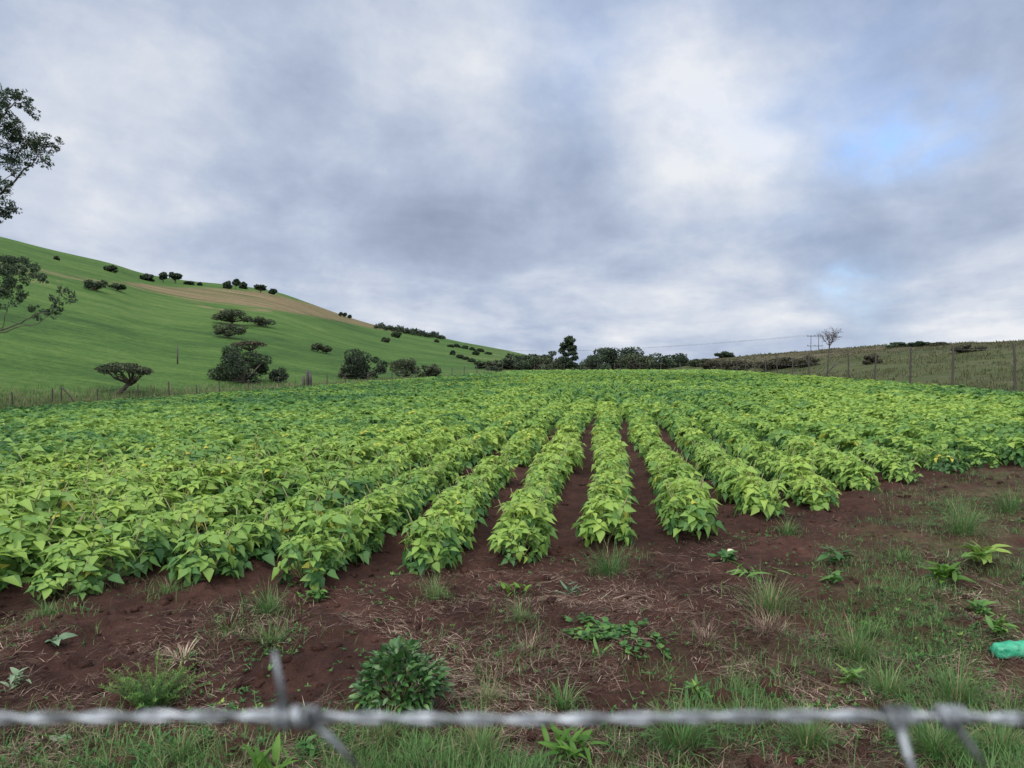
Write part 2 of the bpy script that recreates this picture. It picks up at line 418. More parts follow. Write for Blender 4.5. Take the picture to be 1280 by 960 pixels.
def hit(px, py, far=1500.0):
    """point where the photo pixel's ray meets the terrain"""
    d = ray(px, py)
    s = np.concatenate([np.linspace(1.5, 120, 1200), np.linspace(120, far, 3000)])
    X = d.x * s; Y = d.y * s; Z = CAM_Z + d.z * s
    k = np.nonzero(Z <= H(X, Y))[0]
    k = k[0] if len(k) else np.argmin(Z - H(X, Y))
    return float(X[k]), float(Y[k]), float(H(X[k], Y[k]))

NA = 400
azs = np.linspace(R(-48), R(48), NA)
rs = np.concatenate([[0.25, 0.8, 1.4, 1.9], np.geomspace(2.2, 12, 350), np.geomspace(12, 150, 90)[1:], np.geomspace(150, 1300, 110)[1:], [1600, 2200, 3200, 5000]])
AZ, RR = np.meshgrid(azs, rs)
X = RR * np.sin(AZ); Y = RR * np.cos(AZ); Z = G(X, Y)
nr = len(rs)
ii, jj = np.meshgrid(np.arange(nr - 1), np.arange(NA - 1), indexing='ij')
quad = np.stack([ii * NA + jj, ii * NA + jj + 1, (ii + 1) * NA + jj + 1, (ii + 1) * NA + jj], -1).reshape(-1, 4)[:, ::-1]
Vg = np.stack([X, Y, Z], -1).reshape(-1, 3)
cen = Vg[quad].mean(1); cu = cen[:, 0] / np.maximum(cen[:, 1], .1)
beyond = cen[:, 1] > Yb_of(cu)
is_hill = beyond & (cu < 0.09); is_bank = beyond & ~is_hill
def sub(mask):
    q = quad[mask]; ids, inv = np.unique(q.ravel(), return_inverse=True); return ids, inv.reshape(-1, 4)
# rear half, coarse
raz = np.linspace(R(48), R(312), 45); rrs = rs[[0, 1, 2, 3, 60, 140, 220, 300, 350, 390, 440, 500, 540, nr - 3, nr - 1]]
A2, R2 = np.meshgrid(raz, rrs); X2 = R2 * np.sin(A2); Y2 = R2 * np.cos(A2); Z2 = H(X2, Y2) - 0.01
n2_ = len(raz); i2, j2 = np.meshgrid(np.arange(len(rrs) - 1), np.arange(n2_ - 1), indexing='ij')
q2 = np.stack([i2 * n2_ + j2, i2 * n2_ + j2 + 1, (i2 + 1) * n2_ + j2 + 1, (i2 + 1) * n2_ + j2], -1).reshape(-1, 4)[:, ::-1]
def grassiness(X, Y):
    px = 640 + FPX * X / np.maximum(Y, .3)
    u_, v_ = row_uv(X, Y)
    out_f = 1 - smooth(-0.3, 0.3, u_ - front_u(v_))
    right = smooth(-.6, .8, X - (.66 * Y - 1.35) + 1.6 * fbm(X * 1.1, Y * 1.1, 3, 8)) * out_f
    near = smooth(3.75, 3.0, Y)
    return np.clip(np.maximum(right, near), 0, 1)
ids, q = sub(~beyond)
Va = Vg[ids]; nV = len(Va)
V2 = np.stack([X2, Y2, Z2], -1).reshape(-1, 3)
gr = np.concatenate([grassiness(Va[:, 0], Va[:, 1]), np.ones(len(V2))])
ground = obj('ground', mesh_data('ground', np.concatenate([Va, V2]), np.concatenate([q, q2 + nV]), M_SOIL, True, {'grass': gr}))
tag(ground, 'dark red-brown soil of the bean field with a weedy strip in front', 'ground', kind='structure')
ids, q = sub(is_hill); Vh = Vg[ids]
hu = Vh[:, 0] / Vh[:, 1]; hx = 640 + FPX * hu; hy = 452 - (Vh[:, 2] - CAM_Z) / Vh[:, 1] * FPX
def band(cx, ypts, half):
    """1 inside a band whose centre row follows ypts over columns"""
    yc = np.interp(hx, cx, ypts); hh = np.interp(hx, cx, half); return 1 - smooth(0.6, 1.25, np.abs(hy - yc) / np.maximum(hh, .1))
dry = band([150, 215, 260, 330, 400, 470, 520], [352, 364, 369, 375, 390, 407, 418], [0.1, 6, 10, 11, 8, 5, .1])
dry = np.maximum(dry, 0.55 * band([-50, 20, 90, 140], [326, 336, 347, 352], [8, 9, 5, .1]))
dry = np.maximum(dry, 0.6 * band([90, 160, 230, 270], [350, 355, 372, 388], [.1, 4, 4, 2]))
dry = np.maximum(dry, 0.5 * smooth(520, 600, hx) * smooth(420, 440, hy) * 0.6)
Yb_h = Yb_of(hu); dry = np.maximum(dry, 0.7 * (1 - smooth(0, 7, Vh[:, 1] - Yb_h)))
hill = obj('hill', mesh_data('hill', Vh, q, M_HILL, True, {'dry': dry}))
tag(hill, 'long green grazed hillside with a dry brown band under its crest', 'hill', kind='structure')
ids, q = sub(is_bank); Vb = Vg[ids]
bu = Vb[:, 0] / Vb[:, 1]; bx = 640 + FPX * bu; tb = (Vb[:, 1] - Yb_of(bu)) / (np.interp(bx, _xs, _yr) - Yb_of(bu))
bank = obj('grass_bank', mesh_data('grass_bank', Vb, q, M_BANK, True, {'dry': 0.15 + 0.7 * smooth(.25, .8, tb)}))
tag(bank, 'rough olive grass bank rising beyond the right-hand post fence', 'bank', kind='structure')

# ------------------------------------------------------------------ foliage builders
def unit(v): return v / (np.linalg.norm(v, axis=-1, keepdims=True) + 1e-9)
def leaf_quads(P_, size, rs_, out=None, flat=0.0, slim=0.55):
    """diamond leaf sprays of given size at points P_"""
    n = len(P_)
    a = unit(rs_.normal(size=(n, 3)))
    if flat: a[:, 2] *= (1 - flat); a = unit(a)
    b = unit(np.cross(a, unit(rs_.normal(size=(n, 3)))))
    if flat: b[:, 2] *= (1 - flat)
    s = np.asarray(size) * rs_.uniform(.6, 1.3, n); s = s[:, None]
    V = np.stack([P_ - a * s * .5, P_ + b * s * slim * .5, P_ + a * s * .5, P_ - b * s * slim * .5], 1).reshape(-1, 3)
    return V, np.arange(4 * n).reshape(n, 4)
def in_ball(n, rs_, shell=0.5):
    d = unit(rs_.normal(size=(n, 3))); r = rs_.uniform(shell ** 3, 1, n) ** (1 / 3); return d * r[:, None]
def limb(mb, a, b, r0, r1, rs_, n=5, k=5, wob=0.06, bend=None):
    a = np.asarray(a, float); b = np.asarray(b, float); t = np.linspace(0, 1, k)[:, None]
    p = a + (b - a) * t
    L_ = np.linalg.norm(b - a)
    w = rs_.normal(size=(k, 3)) * wob * L_; w[0] = 0; w[-1] = 0
    if bend is not None: p = p + np.asarray(bend) * (4 * t * (1 - t))
    p = p + w
    V, F = tube(p, np.linspace(r0, r1, k), n); mb.add(V, F); return p

def build_tree(name, px, py, w_px, h_px, kind, label, cat, group=None, seed=0, mat=None, dist=None, lean=0.0):
    """a tree standing where the photo pixel (px, py) meets the ground, w_px by h_px in the photo"""
    rs_ = np.random.default_rng(1000 + seed)
    if dist is None: x, y, z = hit(px, py)
    else:
        x, y = (px - 640) / FPX * dist, dist; z = float(H(x, y))
    k = y / FPX
    w, h = w_px * k, h_px * k
    root = empty(name, (x, y, z - 0.05 * h))
    tag(root, label, cat, group)
    tr, cr_ = MB(), MB()
    pxm = k * 1.25                                 # one render pixel in metres at this distance
    ls = max(pxm * 2.3, 0.13)
    dens = 1.0
    if kind in ('umbrella', 'spread'):
        base_h = h * (0.42 if kind == 'umbrella' else 0.25)
        fork = np.array([lean * w * .35, 0, base_h * .75])
        limb(tr, (0, 0, 0), fork, w * .035 + .03, w * .026 + .02, rs_, 6, 5, .05)
        nc = 24 if kind == 'umbrella' else 18
        for c in range(nc):
            ang = rs_.uniform(0, 2 * math.pi); rr = math.sqrt(rs_.uniform(.02, 1)) * .40 * w
            top = h * (1 - 0.30 * (rr / (.5 * w)) ** 2)
            cz = top - h * (.14 if kind == 'umbrella' else rs_.uniform(.12, .5))
            cxy = np.array([rr * math.cos(ang) + lean * w * .16, rr * math.sin(ang), cz])
            limb(tr, fork, cxy, w * .014 + .012, w * .004 + .006, rs_, 4, 5, .05, (0, 0, -0.04 * h))
            er = np.array([w * .15, w * .15, h * (.11 if kind == 'umbrella' else .19)])
            n = int(np.clip(8.0 * er[0] * er[2] * 4 / (ls * ls) * dens, 60, 420))
            q_ = in_ball(n, rs_, .2) * er + cxy
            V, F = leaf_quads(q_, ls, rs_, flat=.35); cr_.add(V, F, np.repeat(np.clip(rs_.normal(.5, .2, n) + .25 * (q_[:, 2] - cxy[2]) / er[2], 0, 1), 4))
    elif kind == 'bush':
        nc = 19
        limb(tr, (0, 0, 0), (0, 0, h * .45), w * .05, w * .02, rs_, 5, 4, .05)
        for c in range(nc):
            ang = rs_.uniform(0, 2 * math.pi); rr = math.sqrt(rs_.uniform(0, 1)) * .41 * w
            cz = rs_.uniform(.14, .86) * h * (1 - .35 * (rr / (.42 * w)) ** 2)
            cxy = np.array([rr * math.cos(ang), rr * math.sin(ang), cz])
            limb(tr, (0, 0, h * .1), cxy, w * .018, w * .005, rs_, 4, 4, .06)
            er = np.array([w * .16, w * .16, h * .18]) * rs_.uniform(.55, 1.25)
            n = int(np.clip(7.5 * er[0] * er[2] * 4 / (ls * ls), 110, 800))
            q_ = in_ball(n, rs_, .3) * er + cxy; q_[:, 2] = np.maximum(q_[:, 2], .02 * h)
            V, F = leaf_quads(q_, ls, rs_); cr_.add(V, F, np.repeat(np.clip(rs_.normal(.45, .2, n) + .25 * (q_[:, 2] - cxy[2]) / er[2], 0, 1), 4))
    elif kind == 'round':
        limb(tr, (0, 0, 0), (lean * w * .1, 0, h * .55), w * .04 + .03, w * .025 + .02, rs_, 6, 5, .04)
        for c in range(13):
            d = in_ball(1, rs_, .3)[0]; cxy = np.array([d[0] * .34 * w, d[1] * .34 * w, h * .64 + d[2] * h * .22])
            limb(tr, (0, 0, h * .3), cxy, w * .02, w * .006, rs_, 4, 4, .05)
            er = np.array([w * .18, w * .18, h * .15]); n = int(np.clip(6.0 * er[0] * er[2] * 4 / (ls * ls), 60, 500))
            q_ = in_ball(n, rs_, .2) * er + cxy
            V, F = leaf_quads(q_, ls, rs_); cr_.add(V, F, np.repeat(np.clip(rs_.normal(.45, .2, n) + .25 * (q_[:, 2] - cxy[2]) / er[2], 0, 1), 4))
    elif kind == 'column':                         # ragged conifer-like tree
        limb(tr, (0, 0, 0), (0, 0, h * .92), w * .05, w * .012, rs_, 6, 7, .012)
        for c in range(40):
            f = rs_.uniform(.16, .97); wid = .46 * w * (1.0 - .42 * ((f - .40) / .57) ** 2 if f > .40 else .72 + .28 * (f / .40))
            ang = rs_.uniform(0, 2 * math.pi); rr = wid * rs_.uniform(.25, .92) * (1 if f < .9 else .4)
            cxy = np.array([rr * math.cos(ang), rr * math.sin(ang), f * h])
            limb(tr, (0, 0, f * h - .05 * h), cxy, w * .012, w * .004, rs_, 4, 4, .04)
            er = np.array([w * .15, w * .15, h * .06]); n = 130
            q_ = in_ball(n, rs_, .2) * er + cxy
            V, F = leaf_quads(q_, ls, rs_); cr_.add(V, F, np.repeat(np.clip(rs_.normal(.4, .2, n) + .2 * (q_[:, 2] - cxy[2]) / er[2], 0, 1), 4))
    o = obj('trunk', tr.data('trunk', M_BARK, True), root)
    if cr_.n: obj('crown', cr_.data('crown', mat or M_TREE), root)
    return root

# ------------------------------------------------------------------ trees on the hill and along the far side of the field
T = build_tree
T('acacia_tree', 142, 492, 72, 43, 'umbrella', 'flat-topped acacia with leaning dark trunk standing just behind the left fence', 'tree', None, 1, M_TREE2, None, 0.9)
T('dark_bush', 303, 479, 84, 55, 'bush', 'broad dense dark bush behind the left fence, biggest on the hill foot', 'bush', None, 2, M_DARK)
T('dark_bush', 346, 477, 30, 20, 'bush', 'small low bush touching the right side of the biggest dark bush', 'bush', None, 3, M_TREE)
T('spreading_tree', 455, 474, 66, 44, 'bush', 'rounded dark tree alone at the hill foot, right of the gate post', 'tree', None, 4, M_DARK)
T('scrub_bush', 432, 473, 28, 16, 'bush', 'low grey-green bush against the left of the rounded dark tree', 'bush', None, 5, M_TREE2)
T('scrub_bush', 508, 474, 42, 28, 'spread', 'flat-topped thorn bush, left one of the pair right of the rounded tree', 'bush', None, 6, M_TREE2)
T('scrub_bush', 538, 474, 38, 23, 'bush', 'low round bush, right one of the pair right of the rounded tree', 'bush', None, 7, M_TREE2)
T('acacia_tree', 290, 406, 56, 22, 'spread', 'wide flat thorn tree, uppermost of the dark clump in mid hillside', 'tree', None, 8, M_TREE2)
T('acacia_tree', 325, 408, 40, 13, 'spread', 'low flat thorn tree, right end of the mid-hillside clump', 'tree', None, 9, M_TREE2)
T('acacia_tree', 285, 423, 44, 22, 'spread', 'thorn tree below the uppermost one in the mid-hillside clump', 'tree', None, 10, M_TREE2)
T('acacia_tree', 314, 444, 50, 20, 'umbrella', 'thin grey thorn tree just above the biggest dark bush', 'tree', None, 11, M_SCRUB)
T('thorn_tree', 397, 440, 16, 12, 'spread', 'small grey thorn tree, left of two on the open middle slope', 'tree', None, 12, M_TREE2)
T('thorn_tree', 408, 442, 16, 11, 'spread', 'small grey thorn tree, right of two on the open middle slope', 'tree', None, 13, M_TREE2)
T('dark_bush', 139, 340, 17, 11, 'bush', 'round dark bush on the upper left hillside just under the crest', 'bush', None, 14)
T('acacia_tree', 120, 364, 29, 16, 'spread', 'dark flat tree, larger of two on the brown upper slope', 'tree', None, 15)
T('acacia_tree', 147, 364, 20, 10, 'spread', 'dark flat tree, smaller of two on the brown upper slope', 'tree', None, 16)
T('dark_bush', 185, 351, 18, 10, 'bush', 'dark bush on the crest, left of the two joined round trees', 'bush', None, 17)
T('round_tree', 204, 353, 16, 14, 'round', 'round tree on the crest, left half of the joined pair', 'tree', None, 18)
T('round_tree', 219, 354, 18, 16, 'round', 'round tree on the crest with visible trunks, right half of the joined pair', 'tree', None, 19)
T('dark_bush', 237, 356, 12, 5, 'bush', 'low bush on the crest right after the joined round trees', 'bush', None, 20)
T('dark_bush', 250, 357, 6, 4, 'bush', 'tiny bush on the crest between the two groups of crest trees', 'bush', None, 21)
T('round_tree', 286, 361, 13, 10, 'bush', 'dark tree, leftmost of the three-tree group on the crest', 'tree', None, 22)
T('round_tree', 295, 361, 10, 13, 'round', 'tallest tree, middle of the three-tree group on the crest', 'tree', None, 23)
T('round_tree', 304, 361, 10, 9, 'bush', 'dark tree, rightmost of the three-tree group on the crest', 'tree', None, 24)
T('spreading_tree', 326, 366, 20, 11, 'round', 'open-crowned tree on the crest above the dry brown band', 'tree', None, 25)
T('dark_bush', 341, 368, 10, 8, 'bush', 'bush at the right end of the crest trees', 'bush', None, 26)
for i, (a, b) in enumerate(((426, 396), (431, 397), (437, 399))):
    T('round_tree', a, b, 5, 6, 'round', ('tiny far tree, %s of three on the brown descending crest' % ('first', 'second', 'third')[i]), 'tree', 'tiny trees on the brown crest', 27 + i)
T('round_tree', 495, 422, 12, 9, 'bush', 'small dark tree below the far wood on the crest', 'tree', None, 31)
T('scrub_bush', 482, 428, 11, 7, 'bush', 'small pale bush down-left of the tree under the far wood', 'bush', None, 32, M_TREE2)
T('acacia_tree', 14, 330, 44, 11, 'spread', 'flat dark tree on the upper left hill behind the gum branch', 'tree', None, 33)
T('scrub_bush', 71, 325, 6, 5, 'bush', 'tiny lone bush high on the left hillside', 'bush', None, 34, M_TREE2)
T('scrub_bush', 546, 428, 5, 4, 'bush', 'tiny bush under the right end of the far wood', 'bush', None, 35, M_TREE2)
# two hedge lines running down the far hillside
ordn = ['first', 'second', 'third', 'fourth', 'fifth', 'sixth', 'seventh', 'eighth', 'ninth', 'tenth', 'eleventh', 'twelfth', 'thirteenth', 'fourteenth', 'fifteenth', 'sixteenth', 'seventeenth',
        'eighteenth', 'nineteenth', 'twentieth', 'twenty-first', 'twenty-second', 'twenty-third', 'twenty-fourth', 'twenty-fifth', 'twenty-sixth', 'twenty-seventh', 'twenty-eighth', 'twenty-ninth', 'thirtieth']
for i, (a, b, w_, h_) in enumerate(((566, 444, 7, 6), (574, 448, 10, 5), (582, 450, 9, 5), (590, 453, 11, 5), (598, 456, 11, 5), (606, 460, 11, 6), (614, 463, 12, 6), (622, 467, 12, 7))):
    T('hedge_bush', a, b, w_, h_, 'bush', '%s bush from the top of the lower hedge line on the far slope' % ordn[i], 'bush', 'lower hedge line on the far slope', 40 + i)
for i, (a, b, w_, h_) in enumerate(((563, 434, 7, 3), (571, 434, 9, 4), (581, 436, 10, 4), (590, 438, 8, 4), (600, 440, 9, 4), (610, 443, 8, 3), (595, 444, 8, 6), (636, 447, 6, 5))):
    T('hedge_bush', a, b, w_, h_, 'bush', '%s bush from the left of the upper hedge line on the far slope' % ordn[i], 'bush', 'upper hedge line on the far slope', 50 + i)
# the wood on the far crest reads as one dark mass
wood = MB(); wr = np.random.default_rng(5)
for i in range(46):
    f = i / 45; a = 470 + 84 * f; b = 410 + 14 * f + wr.uniform(-.5, 1.5)
    x, y, z = hit(a, b); k = y / FPX; h_ = k * wr.uniform(5, 9) * (1 if 0.05 < f < .95 else .6); w_ = k * wr.uniform(4, 6)
    n = 90; q_ = in_ball(n, wr, .2) * np.array([w_ * .6, w_ * .8, h_ * .5]) + np.array([x, y, z + h_ * .5])
    V, F = leaf_quads(q_, k * 2.1, wr); wood.add(V, F, np.repeat(np.clip(wr.normal(.35, .2, n), 0, 1), 4))
tag(obj('distant_wood', wood.data('distant_wood', M_TREE)), 'long dark strip of far wood along the descending crest', 'wood', kind='stuff')
# belt of trees beyond the middle of the field
T('conifer_tree', 711, 468, 31, 46, 'column', 'tall ragged dark tree standing above the bushes at the field end', 'tree', None, 60, M_TREE, 118)
belt = [(612, 468, 40, 13, 'bush', 'low bush at the left end of the belt behind the field'), (640, 468, 54, 21, 'bush', 'bush in the belt, second from its left end'),
        (664, 467, 56, 27, 'bush', 'bush in the belt, third from its left end'), (688, 467, 52, 28, 'bush', 'bush in the belt just left of the tall ragged tree'),
        (738, 466, 56, 25, 'bush', 'bush in the belt just right of the tall ragged tree'), (768, 465, 80, 36, 'bush', 'highest broad bush in the belt behind the field'),
        (797, 465, 60, 25, 'bush', 'bush right of the highest broad bush in the belt'), (822, 464, 52, 22, 'bush', 'bush in the belt, third from its right end'),
        (848, 463, 50, 17, 'bush', 'bush in the belt, second from its right end'), (876, 461, 46, 12, 'bush', 'bush at the right end of the belt, by the grass bank')]
for i, (a, b, w_, h_, kd, lb) in enumerate(belt):
    T('belt_bush', a, b, w_, h_, kd, lb, 'bush', 'bush belt behind the field', 62 + i, (M_TREE2, M_TREE, M_DARK)[i % 3], 122 + 4 * (i % 3))
# scrub on the grass bank
bankscrub = [(925, 463, 50, 17, 'brown-dark scrub behind the fence, third left of the power pole'), (895, 463, 46, 15, 'brown-dark scrub behind the fence, nearest the belt end'), (1012, 458, 40, 14, 'brown-dark scrub at the foot of the bank right under the power pole'), (1210, 440, 40, 10, 'thin brown scrub high on the bank near the right edge'), (905, 447, 26, 8, 'low dark bush on the bank skyline right of the belt'), (990, 459, 44, 16, 'brown-grey scrub bush behind the fence, below the power pole'),
             (965, 462, 46, 18, 'brown-grey scrub bush left of the one below the power pole'), (1126, 434, 34, 7, 'dark low bush at left of the bank-top row'),
             (1150, 433, 26, 7, 'dark low bush at right of the bank-top row'), (1090, 455, 26, 13, 'lone grey scrub bush midway up the bank'),
             (1175, 432, 20, 5, 'faint thin bush on the bank crest beyond the bank-top row')]
for i, (a, b, w_, h_, lb) in enumerate(bankscrub):
    T('scrub_bush', a, b, w_, h_, 'bush', lb, 'bush', None, 75 + i, (M_SCRUB, M_SCRUB, M_SCRUB, M_SCRUB, M_TREE, M_SCRUB, M_SCRUB, M_TREE, M_TREE, M_SCRUB, M_SCRUB)[i])

# bare tree on the bank skyline
def bare_tree():
    rs_ = np.random.default_rng(77)
    x, y, z = hit(1037, 441); k = y / FPX; h = 34 * k
    root = empty('bare_tree', (x, y, z - .1)); tag(root, 'leafless twiggy tree on the bank skyline beside the power pole', 'tree')
    tr, tw = MB(), MB()
    limb(tr, (0, 0, 0), (0, 0, h * .38), .10, .075, rs_, 6, 5, .03)
    for i in range(9):
        a = rs_.uniform(0, 2 * math.pi); el = rs_.uniform(.5, 1.35)
        d = np.array([math.cos(a) * math.cos(el), math.sin(a) * math.cos(el), math.sin(el)]); L_ = h * rs_.uniform(.42, .60)
        s = np.array([0, 0, h * rs_.uniform(.25, .38)]); p = limb(tr, s, s + d * L_, .05, .02, rs_, 4, 6, .05)
        for j in range(14):
            b0 = p[rs_.integers(2, 6)]; dd = unit(d + rs_.normal(size=3) * .7); dd[2] = abs(dd[2]) * .8
            q_ = limb(tw, b0, b0 + dd * h * rs_.uniform(.10, .24), .02, .012, rs_, 3, 4, .07)
            for m_ in range(2):
                d3 = unit(dd + rs_.normal(size=3) * .6); limb(tw, q_[2], q_[2] + d3 * h * rs_.uniform(.06, .13), .013, .009, rs_, 3, 3, .07)
    obj('trunk', tr.data('trunk', M_BARK, True), root); obj('twigs', tw.data('twigs', M_BARK), root)
    # grey skeletal shrub lower on the bank
bare_tree()

# ------------------------------------------------------------------ gum tree leaning in from the left
def gum_tree():
    rs_ = np.random.default_rng(8)
    YD = 42.0; bx_ = (-115 - 640) / FPX * YD; bz = float(H(bx_, YD))
    root = empty('gum_tree', (bx_, YD, bz)); tag(root, 'tall gum tree whose leafy branches reach in from the left edge', 'tree')
    tr, cr_ = MB(), MB()
    def at(px, py, dy=0.0):
        yy = YD + dy; return np.array([(px - 640) / FPX * yy - bx_, dy, CAM_Z + (452 - py) / FPX * yy - bz])
    trunk = np.array([[0, 0, -.2], [.1, 0, 2.5], [-.1, .1, 5], [.25, 0, 8], [.6, .1, 11], [.5, 0, 14.0], [.8, .2, 16.5]])
    tt = np.linspace(0, 1, 19); tp = np.stack([np.interp(tt, np.linspace(0, 1, 7), trunk[:, i]) for i in range(3)], 1)
    V, F = tube(tp, np.linspace(.36, .09, 19), 9); tr.add(V, F)
    def clump(c, r, n=None, tint=.45):
        n = n or int(min(300 * (r / .5) ** 2, 700))
        # a clump is several drooping sprays
        r = r * 1.22
        for s in range(11):
            cc = c + in_ball(1, rs_, .0)[0] * np.array([r, r, r * .95]) * .95; m_ = max(n // 8, 12)
            q_ = in_ball(m_, rs_, .0) * np.array([r * .36, r * .36, r * .27]) * rs_.uniform(.6, 1.2) + cc
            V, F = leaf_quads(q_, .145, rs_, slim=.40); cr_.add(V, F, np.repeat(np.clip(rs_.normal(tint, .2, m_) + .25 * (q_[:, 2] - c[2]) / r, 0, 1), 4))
    def branch(start_z, nodes, r0):
        """nodes: photo pixels (px, py, depth, clump radius)"""
        s = np.array([np.interp(start_z, tp[:, 2], tp[:, 0]), 0, start_z]); prev = s; n = len(nodes)
        for i, (a, b, dy, r) in enumerate(nodes):
            c = at(a, b, dy); limb(tr, prev, c, max(r0 * (1 - i / n), .022), max(r0 * (1 - (i + 1) / n), .018), rs_, 5, 5, .035); prev = c
            if r: clump(c + np.array([0, 0, r * .25]), r)
    # branch with the upper sprays
    branch(8.5, [(-45, 268, -.3, 0), (8, 242, -.5, .55), (28, 222, -.2, 0), (47, 204, 0, .5), (60, 188, .3, .62), (74, 184, .3, .42)], .10)
    branch(9.5, [(-40, 235, .6, .6), (2, 205, .6, .9), (22, 205, .9, .6), (38, 178, .6, .55), (50, 192, .4, .55)], .09)
    branch(10.5, [(-45, 200, -.4, .8), (-12, 168, -.3, 1.0), (8, 150, 0, .75), (24, 132, .2, .6), (40, 136, .3, .42), (48, 147, .3, .30)], .09)
    branch(12.0, [(-60, 150, .3, .9), (-22, 128, .5, .8), (2, 128, .4, .6), (16, 124, .3, .45), (33, 128, .2, .4)], .08)
    branch(7.5, [(-60, 300, .4, .5), (-18, 285, .2, .5), (4, 270, 0, .5), (16, 268, .1, .30)], .06)
    branch(9.0, [(-30, 190, 1.2, .9), (4, 176, 1.4, .9), (20, 185, 1.2, .7)], .07)
    branch(9.2, [(-30, 250, -.6, .7), (12, 262, -.5, .55), (2, 232, -.6, .6), (26, 214, -.5, .45)], .06)
    branch(10.2, [(-40, 185, -.8, .8), (4, 160, -.8, .8), (-2, 138, -.6, .7), (22, 160, -.4, .45), (62, 205, -.2, .35)], .06)
    # low drooping branch
    branch(3.6, [(-70, 420, .2, 0), (-20, 418, 0, 0), (5, 412, 0, 0), (28, 404, .1, 0), (45, 393, .2, .40), (62, 390, .2, 0), (72, 378, .2, .40), (78, 366, .2, .30), (90, 373, .2, .36)], .07)
    branch(4.6, [(-50, 395, -.3, .5), (-8, 378, -.3, .6), (2, 362, -.2, .6), (16, 366, -.2, .62), (22, 352, 0, .5), (40, 344, .1, .62), (52, 350, .1, .40)], .07)
    branch(5.5, [(-40, 360, .4, .8), (-6, 340, .4, .7), (12, 336, .3, .62), (26, 336, .2, .5)], .06)
    branch(3.8, [(-40, 425, -.2, 0), (4, 410, -.2, 0), (10, 390, -.2, 0), (18, 372, -.2, .5)], .05)
    branch(3.7, [(-30, 420, 0, 0), (20, 410, 0, 0), (50, 404, 0, 0), (66, 392, 0, .35), (75, 388, 0, .3)], .05)
    # the rest of the crown, out to the left of the picture
    for i in range(34):
        a = rs_.uniform(-330, -60); b = rs_.uniform(95, 330); dy = rs_.uniform(-4, 4)
        s0 = rs_.uniform(6, 13); c = at(a, b, dy); s = np.array([np.interp(s0, tp[:, 2], tp[:, 0]), 0, s0])
        limb(tr, s, c, .07, .02, rs_, 4, 5, .05); clump(c, rs_.uniform(.8, 1.3))
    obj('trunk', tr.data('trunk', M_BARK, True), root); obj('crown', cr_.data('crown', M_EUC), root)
gum_tree()

# ------------------------------------------------------------------ fences
def post_mesh(r, h, seed):
    rs_ = np.random.default_rng(seed); n = 6
    z = np.array([-.3, 0, h * .35, h * .7, h * .97, h])
    p = np.stack([rs_.normal(0, .012, 6).cumsum(), rs_.normal(0, .012, 6).cumsum(), z], 1)
    V, F = tube(p, [r * 1.05, r, r * .96, r * .93, r * .9, r * .7], 7); mb = MB(); mb.add(V, F); return mb.data('post', M_POST, True)
POSTS = [post_mesh(.055, 1.0, s) for s in range(4)]
def fence(name, pts, label, wires, h0, wire_r, group=None):
    root = empty(name, pts[0][:3]); tag(root, label, 'fence', group)
    o0 = np.array(pts[0][:3]); tops = []
    for i, p in enumerate(pts):
        x, y, z, h, rad, lx, ly = p
        o = obj('post', POSTS[i % 4], root, (x - o0[0], y - o0[1], z - o0[2])); o.scale = (rad / .055, rad / .055, h)
        o.rotation_euler = (ly, lx, i * 1.3)
        tops.append((x - o0[0], y - o0[1], z - o0[2], h))
    for f in wires:
        P_ = []
        for (a, b) in zip(tops[:-1], tops[1:]):
            for t in np.linspace(0, 1, 5)[:-1]:
                P_.append([a[0] + (b[0] - a[0]) * t, a[1] + (b[1] - a[1]) * t, (a[2] + a[3] * f) * (1 - t) + (b[2] + b[3] * f) * t - .03 * 4 * t * (1 - t)])
        P_.append([tops[-1][0], tops[-1][1], tops[-1][2] + tops[-1][3] * f])
        V, F = tube(P_, wire_r, 3); mb = MB(); mb.add(V, F); obj('wire', mb.data('wire', M_WIRE), root)
    return root
def right_pt(px, top, lx=0., rad=.048, d=0.0):
    u = (px - 640) / FPX; y = 15.95 / (u - .1217) + d; x = u * y; z = float(H(x, y)) - .05
    return (x, y, z, CAM_Z + (452 - top) / FPX * y - z, rad * (1 + .004 * max(y - 25, 0)), lx, 0)
fence('post_fence', [right_pt(*a) for a in ((1430, 418, .03), (1345, 422, -.02), (1270, 427, .05), (1192, 431, .06), (1137, 434, .03), (1093, 441, .05), (1061, 437, .07), (1034, 441, -.03),
      (1011, 441, .02), (990, 447, .04), (972, 443, -.05), (957, 447, .05), (944, 445, .04), (932, 447, .08), (921, 446, .03), (911, 449, .05), (902, 448, -.04), (893, 450, .02), (886, 450, .05))],
      'line of weathered posts with wire along the right side of the field', (.35, .62, .9), 1.8, .006)
